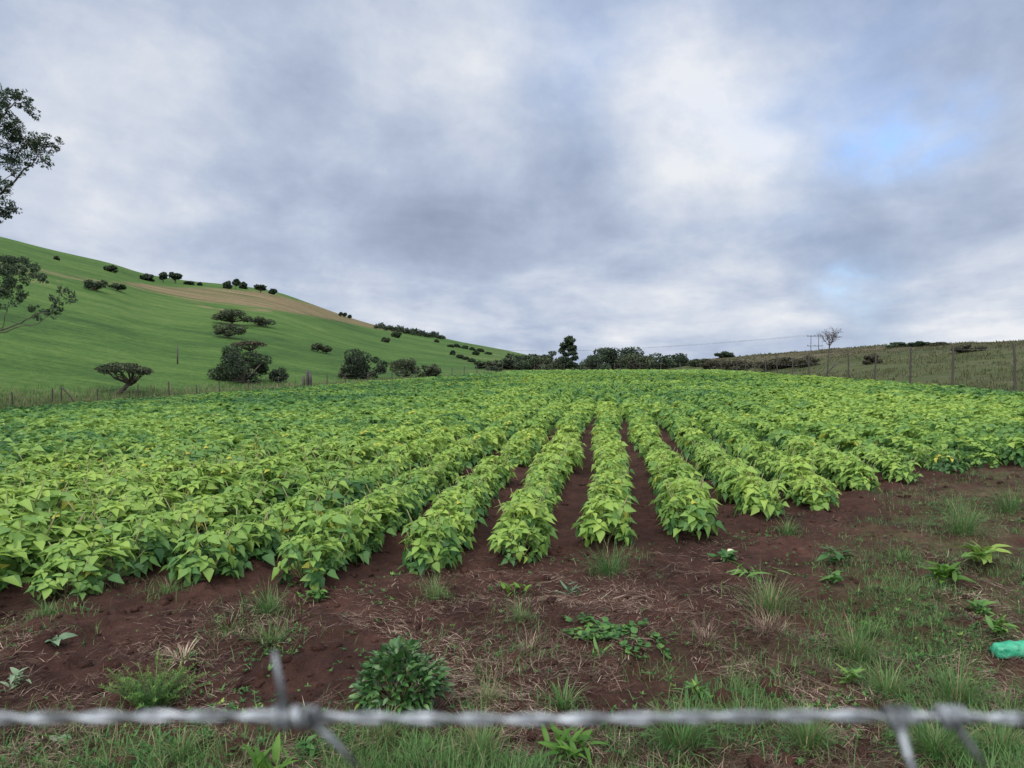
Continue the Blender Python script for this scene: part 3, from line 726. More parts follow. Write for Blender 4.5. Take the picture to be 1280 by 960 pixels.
# the broken pole leaning between two of its posts
x, y, z = hit(1033, 462); x, y, z = right_pt(1033, 440)[:3]; y += .6; x += .25; z = float(H(x, y))
mb = MB(); V, F = tube([[0, 0, -.1], [.0, 0, .55], [.45, 0, 1.0], [.98, .05, 1.50]], [.07, .065, .055, .045], 7); mb.add(V, F)
lp = obj('leaning_pole', mb.data('leaning_pole', M_POST, True), None, (x, y, z)); tag(lp, 'crooked grey branch pole leaning by the right fence under the leafless tree', 'pole')
def left_pt(px, h, lx=0., rad=.045, d=0.8):
    u = (px - 640) / FPX; y = 56.0 / (.54 - u) + d; x = u * y; return (x, y, float(H(x, y)) - .05, h, rad, lx, 0)
fence('post_fence', [left_pt(*a) for a in ((-160, 1.3, .02), (-60, 1.3, .04), (15, 1.2, .06), (65, 1.3, .0), (76, 1.4, .02), (121, 1.1, .0), (172, 1.3, .05), (211, 1.35, .03), (246, 1.0, .02), (274, 1.2, -.03), (310, 1.2, .04),
      (348, 1.3, .0), (384, 1.5, .0), (409, 1.3, .02), (432, 1.3, -.03), (460, 1.3, .04), (490, 1.3, .0), (520, 1.3, .02), (548, 1.3, .05), (565, 1.3, 0), (580, 1.4, .03), (596, 1.4, 0), (610, 1.4, .03), (628, 1.4, 0))],
      'long thin wire fence along the left edge of the field, below the hill', (.4, .68, .92), 1.3, .006)
# dead branch propped against the left fence
x, y, z = left_pt(80, 1)[:3]; y -= .35; mb = MB()
V, F = tube([[-.10, 0, 1.28], [.12, 0, 1.22], [.55, 0, .75], [.85, 0, .30], [1.1, 0, 0]], [.03, .05, .05, .045, .04], 6); mb.add(V, F)
tag(obj('brace_branch', mb.data('brace_branch', M_POST, True), None, (x, y, float(H(x, y)))), 'bent dark branch propped against a post of the left fence', 'branch')
# thick gate post
x, y, z = left_pt(384, 1, d=1.6)[:3]
mb = MB()
for dx, hh in ((-.35, 1.15), (0.0, 1.75), (.28, 1.5)):
    V, F = tube([[dx, 0, -.2], [dx + .02, 0, hh * .5], [dx - .01, 0, hh]], [.15, .14, .11], 7); mb.add(V, F)
tag(obj('gate_post', mb.data('gate_post', M_POLE, True), None, (x, y, z)), 'stout dark gate post cluster between the two large hill-foot bushes', 'gate post')
fy = 106.5
fence('post_fence', [((p_ - 640) / FPX * fy, fy, float(H((p_ - 640) / FPX * fy, fy)) - .05, 1.35, .05, .02 * (i % 3 - 1), 0) for i, p_ in enumerate((668, 690, 705, 726, 747, 768, 800, 826, 850))],
      'short thin fence across the far end of the field before the belt', (.5, .9), 1.3, .006)

# ------------------------------------------------------------------ power pole and lines
PD = 150.0
px_, pz = (1018 - 640) / FPX * PD, CAM_Z + (452 - 420) / FPX * PD
gz = float(H(px_, PD))
pole = empty('power_pole', (px_, PD, gz)); tag(pole, 'dark twin power pole with two crossarms on the right bank skyline', 'power pole')
top = pz - gz
for dx in (-.75, .75):
    mb = MB(); V, F = tube([[dx, 0, -.5], [dx, 0, top * .5], [dx, 0, top + .1]], [.065, .06, .05], 7); mb.add(V, F); obj('mast', mb.data('mast', M_POLE, True), pole)
for zz in (top - .05, top - 1.95):
    mb = MB(); V, F = tube([[-1.55, -.12, zz], [0, -.12, zz], [1.55, -.12, zz]], .05, 4); mb.add(V, F); a_ = obj('crossarm', mb.data('crossarm', M_POLE), pole)
    for dx in (-1.4, 0, 1.4):
        mb = MB(); V, F = tube([[dx, -.12, zz + .06], [dx, -.12, zz + .16], [dx, -.12, zz + .24]], [.04, .06, .03], 6); mb.add(V, F); obj('insulator', mb.data('insulator', M_POLE), a_)
ends = []
for i, dx in enumerate((-1.4, 0, 1.4)):
    a = np.array([px_ + dx, PD - .12, gz + top + .2]); b = np.array([(430 - 640) / FPX * 640 + dx, 640, CAM_Z + (452 - 392) / FPX * 640])
    t = np.linspace(0, 1, 40)[:, None]; p = a + (b - a) * t; p[:, 2] -= (4 * t * (1 - t))[:, 0] * 13.5
    mb = MB(); V, F = tube(p, .009 + .010 * np.linspace(0, 1, 40), 4); mb.add(V, F)
    tag(obj('power_cable', mb.data('power_cable', M_POLE)), ('left', 'middle', 'right')[i] + ' cable of the three sagging from the twin pole across the sky', 'cable', 'power cables')
for i, (a, b, hp, lb) in enumerate(((222, 455, 23, 'thin lone pole standing on the open green hillside'), (296, 440, 12, 'thin short pole by the grey thorn tree on the hillside'))):
    x, y, z = hit(a, b); mb = MB(); hh = hp * y / FPX
    V, F = tube([[0, 0, -.4], [0, 0, hh * .5], [.02, 0, hh]], [.085, .075, .06], 6); mb.add(V, F)
    tag(obj('utility_pole', mb.data('utility_pole', M_POLE, True), None, (x, y, z)), lb, 'pole')

# ------------------------------------------------------------------ blades
def blades(base, az, L_, w, lean, droop, rs_, lev=4):
    """curved tapering strips; lean 0 upright .. 1 flat"""
    n = len(base); d = np.stack([np.cos(az), np.sin(az), np.zeros(n)], 1); sd_ = np.stack([-np.sin(az), np.cos(az), np.zeros(n)], 1)
    t = np.linspace(0, 1, lev)
    th = (lean * (math.pi / 2))[:, None] + droop[:, None] * t[None]
    seg = (L_ / (lev - 1))[:, None]
    r = np.concatenate([np.zeros((n, 1)), np.cumsum(np.sin(th[:, :-1]) * seg, 1)], 1); z = np.concatenate([np.zeros((n, 1)), np.cumsum(np.cos(th[:, :-1]) * seg, 1)], 1)
    c = base[:, None] + d[:, None] * r[..., None]; c[..., 2] += z
    wd = w[:, None] * np.interp(t, [0, .35, .75, 1], [.75, 1, .7, .06])[None]
    V = np.stack([c - sd_[:, None] * wd[..., None] * .5, c + sd_[:, None] * wd[..., None] * .5], 2).reshape(-1, 3)
    b = (np.arange(n) * lev * 2)[:, None] + (np.arange(lev - 1) * 2)[None]
    F = np.stack([b, b + 1, b + 3, b + 2], -1).reshape(-1, 4)
    return V, F, lev * 2
M_BGRASS = leaf_mat('rough_grass_blade', [(0.0, (.028, .040, .015)), (0.4, (.054, .068, .026)), (0.7, (.082, .080, .038)), (1.0, (.12, .095, .060))], 0.25, 0.7, 0, ((.12, .7), (.6, .3)))
# tall dry grass along the left fence, and rough grass on the bank
gr_ = np.random.default_rng(55)
def strip_grass(name, x, y, hmin, hmax, wpx, tint, mat, label, per=5):
    n = len(x); x = np.repeat(x, per) + gr_.normal(0, .12, n * per); y = np.repeat(y, per) + gr_.normal(0, .12, n * per); N_ = n * per
    z = H(x, y) - .03; b = np.stack([x, y, z], 1); hs = np.repeat(gr_.uniform(hmin, hmax, n), per) * gr_.uniform(.6, 1.1, N_)
    V, F, k = blades(b, gr_.uniform(0, 6.28, N_), hs, wpx * y, gr_.uniform(.02, .22, N_), gr_.uniform(.2, 1.0, N_), gr_, 3)
    tn = np.clip(np.repeat(gr_.normal(tint, .14, n), per) + gr_.normal(0, .08, N_), 0, 1)
    mb = MB(); mb.add(V, F, np.repeat(tn, k)); o = obj(name, mb.data(name, mat)); tag(o, label, 'grass', kind='stuff')
n = 5500; uu = gr_.uniform(-.80, .04, n); yb = 56 / (.54 - uu); yy = yb + np.abs(gr_.normal(0, 2.2, n)) + .3
strip_grass('tall_grass', uu * yy, yy, .18, .58, .0007, .70, M_GRASS, 'strip of tall brownish grass along the left fence', 4)
n = 10000; uu = gr_.uniform(.255, .90, n); yb = 15.77 / (uu - .1217); yr_ = np.interp(640 + FPX * uu, _xs, _yr); tt = gr_.uniform(0, 1, n) ** 1.5; yy = yb + .5 + tt * (yr_ - yb) * 1.02
keep = fbm(uu * yy / 5, yy / 5, 3, 3) > -.12
strip_grass('rough_grass', (uu * yy)[keep], yy[keep], .10, .34, .0008, .45, M_BGRASS, 'rough unmown grass covering the bank beyond the right fence', 3)
M_HGRASS = leaf_mat('hill_grass_blade', [(0.0, (.030, .070, .014)), (0.5, (.055, .12, .018)), (1.0, (.10, .165, .03))], 0.3, 0.6, 0, ((.03, .4),))

# ------------------------------------------------------------------ bean plants
def leaflet_full(L_, rs_):
    """one pointed heart-shaped leaflet along +x, folded on its midrib"""
    m = np.array([[0, 0, 0], [.32, 0, 0], [.64, 0, 0], [1, 0, 0]]); s = np.array([[.03, .25], [.26, .36], [.62, .19]])
    V = np.concatenate([m, np.c_[s, np.zeros(3)], np.c_[s[:, 0], -s[:, 1], np.zeros(3)]])
    F3 = np.array([[2, 3, 6], [2, 9, 3]]); F4 = np.array([[0, 1, 5, 4], [1, 2, 6, 5], [0, 7, 8, 1], [1, 8, 9, 2]])
    V[:, 2] = np.abs(V[:, 1]) * rs_.uniform(.12, .40) - rs_.uniform(.12, .45) * V[:, 0] ** 2 + rs_.normal(0, .02, 10)
    return V * L_, [F3[:, ::-1], F4[:, ::-1]]
def leaflet_lite(L_, rs_):
    V = np.array([[0, 0, 0], [.30, .38, .10], [1, 0, -.26], [.30, -.38, .10]]) * L_
    return V, [np.array([[0, 2, 1], [0, 3, 2]])]
def trifoliate(maker, L_, rs_, petiole=True):
    V, F, A, n = [], {}, [], 0
    for ang, off, k in ((0, .035, 1.0), (rs_.uniform(1.25, 1.6), .004, .92), (-rs_.uniform(1.25, 1.6), .004, .92)):
        v, fs = maker(L_ * k * rs_.uniform(.9, 1.1), rs_); roll = rs_.normal(0, .3)
        v = v @ np.array([[1, 0, 0], [0, math.cos(roll), -math.sin(roll)], [0, math.sin(roll), math.cos(roll)]]).T
        v = v + np.array([off, 0, 0]); c_, s_ = math.cos(ang), math.sin(ang)
        v = v @ np.array([[c_, -s_, 0], [s_, c_, 0], [0, 0, 1]]).T
        for f in fs: F.setdefault(f.shape[1], []).append(f + n)
        tint = rs_.normal(0, .05); a = np.full(len(v), tint)
        if len(v) == 10: a[:4] += .07
        V.append(v); A.append(a); n += len(v)
    if petiole:
        p = np.array([[0, -.003, 0], [0, .003, 0], [-.05, .003, -.07], [-.05, -.003, -.07]]); F.setdefault(4, []).append(np.array([[0, 1, 2, 3]]) + n); V.append(p); A.append(np.full(4, .15)); n += 4
    return np.concatenate(V), [np.concatenate(f) for f in F.values()], np.concatenate(A)
def plant_layout(rs_, n_out, n_in, w=.190, l=.21, h=.352):
    """leaf frames on the shell of one plant: list of (pos, x axis, normal, size, tint)"""
    Ls = []
    for i in range(n_out + n_in):
        inner = i >= n_out
        el = math.asin(rs_.uniform(-.62, 1.0)) if not inner else math.asin(rs_.uniform(-.2, .9)); az = rs_.uniform(0, 2 * math.pi); k = rs_.uniform(.86, 1.06) if not inner else rs_.uniform(.4, .75)
        o_ = np.array([math.cos(el) * math.cos(az), math.cos(el) * math.sin(az), math.sin(el)])
        p = np.array([o_[0] * w * k, o_[1] * l * k, h * .42 + o_[2] * h * .55 * k]); p[2] = max(p[2], .05)
        nrm = unit(o_ * .62 + np.array([0, 0, .72]) + rs_.normal(size=3) * .26)
        hor = np.array([math.cos(az + rs_.normal(0, .5)), math.sin(az + rs_.normal(0, .5)), -.30 - .40 * (1 - max(o_[2], 0))])
        x_ = unit(hor - nrm * np.dot(hor, nrm))
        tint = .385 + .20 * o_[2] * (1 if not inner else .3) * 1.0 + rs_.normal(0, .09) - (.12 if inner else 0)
        if rs_.uniform() < .012: tint = 2.0
        Ls.append((p, x_, nrm, rs_.uniform(.70, 1.32) * (1 if not inner else .85), tint))
    return Ls
def place(V, fr):
    p, x_, nrm, s, _ = fr; y_ = np.cross(nrm, x_); return p + s * (V[:, :1] * x_ + V[:, 1:2] * y_ + V[:, 2:] * nrm)
def plant_arrays(rs_, maker, Lf, n_out, n_in, petiole=False, **kw):
    mb = MB()
    for fr in plant_layout(rs_, n_out, n_in, **kw):
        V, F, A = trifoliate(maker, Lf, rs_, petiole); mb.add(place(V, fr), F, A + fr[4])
    return mb
def plant_cheap(rs_, n, Lf, **kw):
    mb = MB()
    for fr in plant_layout(rs_, n, 0, **kw):
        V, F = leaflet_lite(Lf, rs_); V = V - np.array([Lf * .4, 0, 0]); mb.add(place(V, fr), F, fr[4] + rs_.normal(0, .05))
    return mb
br = np.random.default_rng(101)
# all plant positions
PX, PY, PK, PI = [], [], [], []
for k in range(-60, 40):
    v = .05 + ROW_S * k
    u0 = float(front_u(v))
    us = u0 + .18 + np.arange(0, 420) * .262
    us = us + br.uniform(-.05, .05, len(us)); vv = v + br.uniform(-.04, .04, len(us)) * (1 + 3.0 * smooth(16, 30, us)) + .05 * np.sin(us * .7 + k)
    x_, y_ = row_xy(us, vv)
    q_ = x_ / np.maximum(y_, .1)
    ok = (y_ < Yb_of(q_) - 1.1 - .3 * np.sin(x_)) & (np.abs(q_) < np.where(y_ > 16, .74, .84)) & (y_ > 3)
    ok[0] = ok[0] or False
    PX.append(x_[ok]); PY.append(y_[ok]); PK.append(np.full(ok.sum(), k)); PI.append(np.nonzero(ok)[0])
PX = np.concatenate(PX); PY = np.concatenate(PY); PK = np.concatenate(PK); PI = np.concatenate(PI)
PZ = G(PX, PY)
dist = np.hypot(PX, PY); inview = np.abs(PX / PY) < .70
gaps = (fbm(PX / 1.2, PY / 1.2, 2, 66) < -.235) & (PI > 14)      # a few missing plants
PXs, sel = None, np.nonzero(inview & ~gaps)[0]
near300 = sel[np.argsort(dist[sel])[:300]]
isnear = np.zeros(len(PX), bool); isnear[near300] = True
sizes = np.clip(br.normal(1.0, .10, len(PX)) + .09 * fbm(PX / 2.2, PY / 2.2, 2, 9) * 4, .60, 1.38) * (1 + .10 * smooth(12, 26, dist))
sizes = sizes * np.where(PI == 0, .92, 1.0)
PV = row_uv(PX, PY)[1]
spread = 1 + .34 * smooth(-2.2, -4.2, PV) + .25 * smooth(2.6, 4.5, PV) * smooth(8.5, 11, dist)
rots = br.choice([0, math.pi], len(PX)) + br.normal(0, .25, len(PX)) - ROW_A
# nearest 300: things of their own; the front ones carry every leaf as a part
lv = [np.random.default_rng(300 + i) for i in range(6)]
LEAF = []
for i in range(6):
    V, F, A = trifoliate(leaflet_full, .083, lv[i]); LEAF.append((V, F, A))
LEAF_ME = {}
def leaf_me(i, tint):
    t_ = round(max(min(tint, 2.0), 0) * 12) / 12
    if (i, t_) not in LEAF_ME:
        V, F, A = LEAF[i]; LEAF_ME[(i, t_)] = mesh_data('bean_leaf', V, F, M_BEAN, True, {'tint': A + t_})
    return LEAF_ME[(i, t_)]
LAY = [plant_layout(np.random.default_rng(400 + i), 50, 8) for i in range(6)]
def stem_mesh(seed):
    rs_ = np.random.default_rng(seed); mb = MB()
    for i in range(7):
        a = rs_.uniform(0, 6.28); b = np.array([math.cos(a) * .17, math.sin(a) * .15, rs_.uniform(.22, .42)]); t = np.linspace(0, 1, 4)[:, None]
        p = np.array([math.cos(a) * .02, math.sin(a) * .02, -.03]) + b * t * np.array([1, 1, 1]); V, F = tube(p, np.linspace(.006, .0035, 4), 4); mb.add(V, F)
    return mb.data('stem', M_STEM, True)
STEM = [stem_mesh(i) for i in range(3)]
FOL = []
for i in range(6):
    mb = MB(); rs_ = np.random.default_rng(450 + i)
    for j, fr in enumerate(LAY[i]):
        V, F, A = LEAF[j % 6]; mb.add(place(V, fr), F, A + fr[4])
    FOL.append(mb.data('bean_foliage', M_BEAN, True))
def row_name(k):
    if k == 0: return 'the row running straight up the frame'
    n = ordn[abs(k) - 1]; return '%s row %s of the straight-up row' % (n, 'left' if k < 0 else 'right')
order = np.lexsort((PI[near300], PK[near300]))
rank = {}
front_ids = set(near300[np.argsort(dist[near300])[:90]].tolist())
for q_ in near300[order]:
    k = int(PK[q_]); rank[k] = rank.get(k, 0) + 1; i = rank[k]
    o = empty('bean_plant', (PX[q_], PY[q_], PZ[q_]), float(rots[q_])); s = float(sizes[q_]); o.scale = (s * float(spread[q_]), s, s * float(br.uniform(.90, 1.10)))
    tag(o, ('%s bean plant from the near end in %s' % (ordn[min(i, 30) - 1], row_name(k))), 'bean plant', 'bean plants at the near ends of the rows')
    vi = int(br.integers(6)); st = obj('stem', STEM[vi % 3], o)
    if q_ in front_ids:
        for j, fr in enumerate(LAY[vi]):
            p, x_, nrm, ss, tint = fr; y_ = np.cross(nrm, x_)
            lf = bpy.data.objects.new('leaf', leaf_me(j % 6, tint + br.normal(0, .04))); COL.objects.link(lf); lf.parent = o
            M_ = Matrix(((x_[0] * ss, y_[0] * ss, nrm[0] * ss, p[0]), (x_[1] * ss, y_[1] * ss, nrm[1] * ss, p[1]), (x_[2] * ss, y_[2] * ss, nrm[2] * ss, p[2]), (0, 0, 0, 1)))
            lf.matrix_local = M_
    else:
        f_ = obj('foliage', FOL[vi], o); f_["kind"] = "stuff"
# the rest of the crop, one mass
crop = MB()
def scatter(ids_, variants):
    pick = br.integers(len(variants), size=len(ids_))
    for vi, mb in enumerate(variants):
        I = ids_[pick == vi]
        if not len(I): continue
        V = np.concatenate(mb.V); A = np.concatenate(mb.A); wide = 1 + .24 * smooth(13, 26, dist[I]); c_, s_ = np.cos(rots[I]) * wide, np.sin(rots[I]) * wide; S = sizes[I]
        W = np.empty((len(I), len(V), 3)); VX = V[None, :, 0] * spread[I][:, None]
        W[..., 0] = (VX * c_[:, None] - V[None, :, 1] * s_[:, None]) * S[:, None] + PX[I][:, None]
        W[..., 1] = (VX * s_[:, None] + V[None, :, 1] * c_[:, None]) * S[:, None] + PY[I][:, None]; W[..., 2] = V[None, :, 2] * S[:, None] + PZ[I][:, None]
        Fs = []
        for f in mb.F.values():
            f = np.concatenate(f); Fs.append((f[None] + (np.arange(len(I)) * len(V))[:, None, None]).reshape(-1, f.shape[1]))
        zone = -.15 * smooth(13, 34, dist[I]) - .16 * smooth(-4, -12, row_uv(PX[I], PY[I])[1]) * smooth(8, 14, dist[I]) + .06 * smooth(26, 13, dist[I]) * smooth(6, 2, np.abs(row_uv(PX[I], PY[I])[1] + 1))
        crop.add(W.reshape(-1, 3), Fs, (A[None] + zone[:, None] + br.normal(0, .09, (len(I), 1))).ravel())
rest = ~isnear & ~gaps
rg = [np.random.default_rng(500 + i) for i in range(20)]
scatter(np.nonzero(rest & (dist < 24))[0], [plant_arrays(rg[i], leaflet_lite, .098, 28, 3) for i in range(6)])
scatter(np.nonzero(rest & (dist >= 24) & (dist < 46))[0], [plant_cheap(rg[6 + i], 40, .13) for i in range(6)])
scatter(np.nonzero(rest & (dist >= 46) & (dist < 75))[0], [plant_cheap(rg[12 + i], 28, .16) for i in range(4)])
scatter(np.nonzero(rest & (dist >= 75))[0], [plant_cheap(rg[16 + i], 17, .20) for i in range(4)])
tag(obj('bean_crop', crop.data('bean_crop', M_BEAN)), 'dense green bean crop filling the field behind the nearest plants', 'crop', kind='stuff')
print('crop plants', rest.sum(), 'verts', crop.n)

# ------------------------------------------------------------------ straw litter and low grass on the strip in front
sr = np.random.default_rng(900)
def area_pts(n, y0=2.35, y1=11.5, w=.80):
    y = y0 * (y1 / y0) ** sr.uniform(0, 1, n); x = sr.uniform(-w, w, n) * y; return x, y
x, y = area_pts(230000); u_, v_ = row_uv(x, y)
dens = (1 - .65 * smooth(-1.7, -.3, u_ - front_u(v_))) * smooth(-.10, .14, fbm(x / .8, y / .8, 4, 71) + .10 * smooth(4.4, 3.0, y)) * (.10 + .90 * (1 - smooth(-.15, .35, u_ - front_u(v_)))) * np.where(y < 9, 1, .6)
kp = sr.uniform(0, 1, len(x)) < dens * .50; x, y = x[kp], y[kp]; n = len(x)
L_ = sr.uniform(.025, .11, n) * np.where(sr.uniform(0, 1, n) < .12, 1.8, 1.0)
clus = fbm(x / .4, y / .4, 3, 75)
b = np.stack([x, y, G(x, y) + sr.uniform(.002, .022, n)], 1)
V, F, k = blades(b, sr.uniform(0, 6.28, n) * .6 + clus * 14, L_, sr.uniform(.0010, .0028, n) * (1 + .10 * y), sr.uniform(.80, 1.0, n), sr.uniform(-.1, .55, n), sr, 3)
zt = G(V[:, 0], V[:, 1]) + .003; V[:, 2] = np.maximum(V[:, 2], zt)
mb = MB(); mb.add(V, F, np.repeat(np.clip(sr.normal(.42, .26, n) + clus * 1.3, 0, 1), k))
tag(obj('straw_litter', mb.data('straw_litter', M_STRAW)), 'dry pinkish straw and dead grass scattered over the bare soil', 'straw', kind='stuff')
# clods
x, y = area_pts(5500, 2.5, 10.5); u_, v_ = row_uv(x, y); n = len(x)
cm = MB(); ico = np.array([[0, 0, 1], [.9, 0, .4], [.28, .85, .4], [-.72, .53, .4], [-.72, -.53, .4], [.28, -.85, .4], [.72, .53, -.4], [-.28, .85, -.4], [-.9, 0, -.4], [-.28, -.85, -.4], [.72, -.53, -.4], [0, 0, -1]])
icf = np.array([[0, 1, 2], [0, 2, 3], [0, 3, 4], [0, 4, 5], [0, 5, 1], [1, 6, 2], [2, 7, 3], [3, 8, 4], [4, 9, 5], [5, 10, 1], [6, 7, 2], [7, 8, 3], [8, 9, 4], [9, 10, 5], [10, 6, 1]])
s = sr.gamma(1.1, .010, n).clip(.004, .06); V = ico[None] * (1 + sr.normal(0, .22, (n, 12, 3))) * s[:, None, None] * np.array([1, 1, .7]); V = V + np.stack([x, y, G(x, y) + s * .15], 1)[:, None]
cm.add(V.reshape(-1, 3), (icf[None] + (np.arange(n) * 12)[:, None, None]).reshape(-1, 3), 0.5)
tag(obj('soil_clods', cm.data('soil_clods', M_SOIL)), 'small red-brown clods lying on the tilled soil', 'soil', kind='stuff')
# low weeds: small leaves in loose mats, plus single seedlings
x, y = area_pts(30000, 2.5, 10.5); u_, v_ = row_uv(x, y); pat = fbm(x / .45, y / .45, 3, 91); outf = 1 - smooth(-.1, .35, u_ - front_u(v_))
pr = outf * (.025 + .55 * smooth(.10, .22, pat) + .50 * grassiness(x, y) * smooth(-.10, .16, pat))
kp = sr.uniform(0, 1, len(x)) < pr; x, y = x[kp], y[kp]; n = len(x)
m_ = 5; bx5 = np.repeat(np.stack([x, y, G(x, y) + sr.uniform(.003, .03, n)], 1), m_, 0); N5 = n * m_
V, F, k = blades(bx5, np.tile(np.arange(m_) * 1.2566, n) + np.repeat(sr.uniform(0, 6, n), m_) + sr.normal(0, .3, N5), np.repeat(sr.uniform(.010, .034, n), m_) * sr.uniform(.6, 1.2, N5), np.repeat(sr.uniform(.006, .014, n), m_), sr.uniform(.35, .95, N5), sr.uniform(.1, .8, N5), sr, 3)
mb = MB(); mb.add(V, F, np.repeat(np.repeat(np.clip(sr.normal(.45, .22, n), 0, 1), m_) + sr.normal(0, .08, N5), k))
tag(obj('low_weeds', mb.data('low_weeds', M_WEED)), 'low mats of small-leaved green weeds over the bare soil', 'weeds', kind='stuff')

# ------------------------------------------------------------------ tufts, weeds and the rest of the strip, one by one
def spot(px, py):
    x, y = gpx(px, py)
    for _ in range(6):
        d = ray(px, py); s = (float(G(x, y)) - CAM_Z) / d.z; x, y = d.x * s, d.y * s
    return x, y, float(G(x, y))
TUFTS = []
def tuft(px, py, w_px, h_px, label, n=70, tint=.5, mat=None, width=.004, seed=0, flat=.30):
    x, y, z = spot(px, py); k = y / FPX; rs_ = np.random.default_rng(2000 + seed)
    TUFTS.append((x, y, w_px * k)); R_ = w_px * k * .16; a = rs_.uniform(0, 6.28, n); r = np.sqrt(rs_.uniform(0, 1, n)) * R_
    b = np.stack([r * np.cos(a), r * np.sin(a) * .8, np.full(n, -.01)], 1)
    n = int(n * 1.7); a = rs_.uniform(0, 6.28, n); r = np.sqrt(rs_.uniform(0, 1, n)) * R_ * rs_.choice([.7, 1.0, 1.7], n)
    b = np.stack([r * np.cos(a), r * np.sin(a) * .9, np.full(n, -.008)], 1)
    L_ = math.hypot(w_px * .40, h_px) * k * (.30 + .85 * rs_.uniform(0, 1, n) ** 1.5)
    V, F, kk = blades(b, a + rs_.normal(0, .5, n), L_, np.full(n, width * .8) * rs_.uniform(.5, 1.2, n), np.abs(rs_.normal(0, flat * .9, n)).clip(.02, .95), rs_.uniform(.2, 2.1, n), rs_, 6)
    mb = MB(); mb.add(V, F, np.repeat(np.clip(rs_.normal(tint, .14, n) + np.where(rs_.uniform(0, 1, n) < .14, .45, 0), 0, 1), kk))
    o = obj('grass_tuft', mb.data('grass_tuft', mat or M_GRASS), None, (x, y, z)); tag(o, label, 'grass tuft'); return o
tuft(762, 716, 85, 42, 'green grass tuft at the near end of the straight-up bean row', 150, .42, None, .004, 1)
tuft(962, 765, 105, 48, 'largest light green grass tuft with a grey dead base, right of centre', 220, .50, None, .004, 2)
tuft(962, 790, 95, 32, 'grey dead tussock under the largest light green tuft', 160, .55, M_STRAW, .004, 3, .7)
tuft(545, 748, 50, 36, 'greyish grass tuft below the row left of the straight-up row', 110, .50, None, .0035, 4)
tuft(335, 764, 62, 38, 'dark green tuft under the left rows near a drooping bean plant', 120, .35, None, .004, 5)
tuft(340, 808, 80, 34, 'spreading grey-green tuft above the left barb of the wire', 120, .62, None, .0035, 6, .6)
tuft(985, 668, 40, 26, 'broad-bladed tuft by the second row right of the straight-up row', 60, .45, None, .008, 7)
tuft(1125, 700, 50, 30, 'arching pale-bladed tuft left of the big right-hand weed', 60, .6, None, .006, 8, .6)
tuft(1205, 668, 90, 46, 'tall soft green grass clump at the crop edge on the right', 220, .45, None, .004, 9)
tuft(1262, 640, 70, 40, 'green grass clump at the right picture edge below the crop', 180, .42, None, .004, 10)
tuft(650, 776, 44, 24, 'small pale tuft on the soil above centre of the wire', 80, .62, None, .0035, 11, .5)
tuft(285, 782, 55, 26, 'thin tuft left of the spreading grey-green tuft', 80, .55, None, .0035, 12, .6)
tuft(1070, 822, 95, 48, 'fuzzy dull green tuft in the lower right of the soil', 220, .55, None, .0035, 13)
tuft(1110, 872, 70, 52, 'upright green tuft just above the wire near its right barb', 150, .45, None, .005, 14)
tuft(610, 880, 60, 46, 'thin straw-tipped tuft just above the wire right of the round bush', 70, .70, None, .0035, 15)
tuft(705, 886, 50, 40, 'broad-bladed tuft just above the wire at centre', 60, .5, None, .007, 16)
tuft(128, 728, 55, 26, 'dead straw tussock between the left bean plants', 160, .70, M_STRAW, .0035, 17, .6)
tuft(665, 812, 60, 22, 'matted dead grass patch left of the creeping vine', 130, .5, M_STRAW, .0035, 18, .8)
tuft(230, 822, 46, 26, 'curled tan dead tuft above the feathery plant', 50, .85, M_STRAW, .008, 19, .7)
tuft(880, 800, 80, 26, 'matted grey dead grass right of the creeping vine', 160, .5, M_STRAW, .0035, 20, .8)
tuft(1195, 880, 90, 60, 'tall grass tuft above the wire in the lower right corner', 200, .48, None, .0045, 21)
tuft(1010, 935, 90, 60, 'bright grass tuft below the wire, right of centre', 170, .42, None, .006, 22)
tuft(850, 940, 100, 62, 'bright green grass tuft below the wire between the barbs', 190, .40, None, .006, 23)
tuft(600, 945, 100, 56, 'pale mixed grass tuft below the wire left of centre', 150, .62, None, .005, 24)
tuft(1170, 950, 110, 62, 'dense grass tuft below the right barb of the wire', 220, .48, None, .005, 25)
tuft(225, 948, 60, 36, 'low grass tuft below the wire left of the left barb', 80, .5, None, .005, 26)
tuft(480, 935, 80, 40, 'yellowish grass tuft below the wire under the round bush', 120, .66, None, .0045, 27, .5)
tuft(1250, 945, 80, 60, 'grass tuft in the bottom right corner below the wire', 170, .52, None, .005, 28)
tuft(210, 742, 46, 26, 'thin tuft below the second bean plant from the left edge', 70, .5, None, .0035, 29)
tuft(60, 768, 40, 24, 'small tuft below the leftmost bean plant', 60, .5, None, .004, 30)

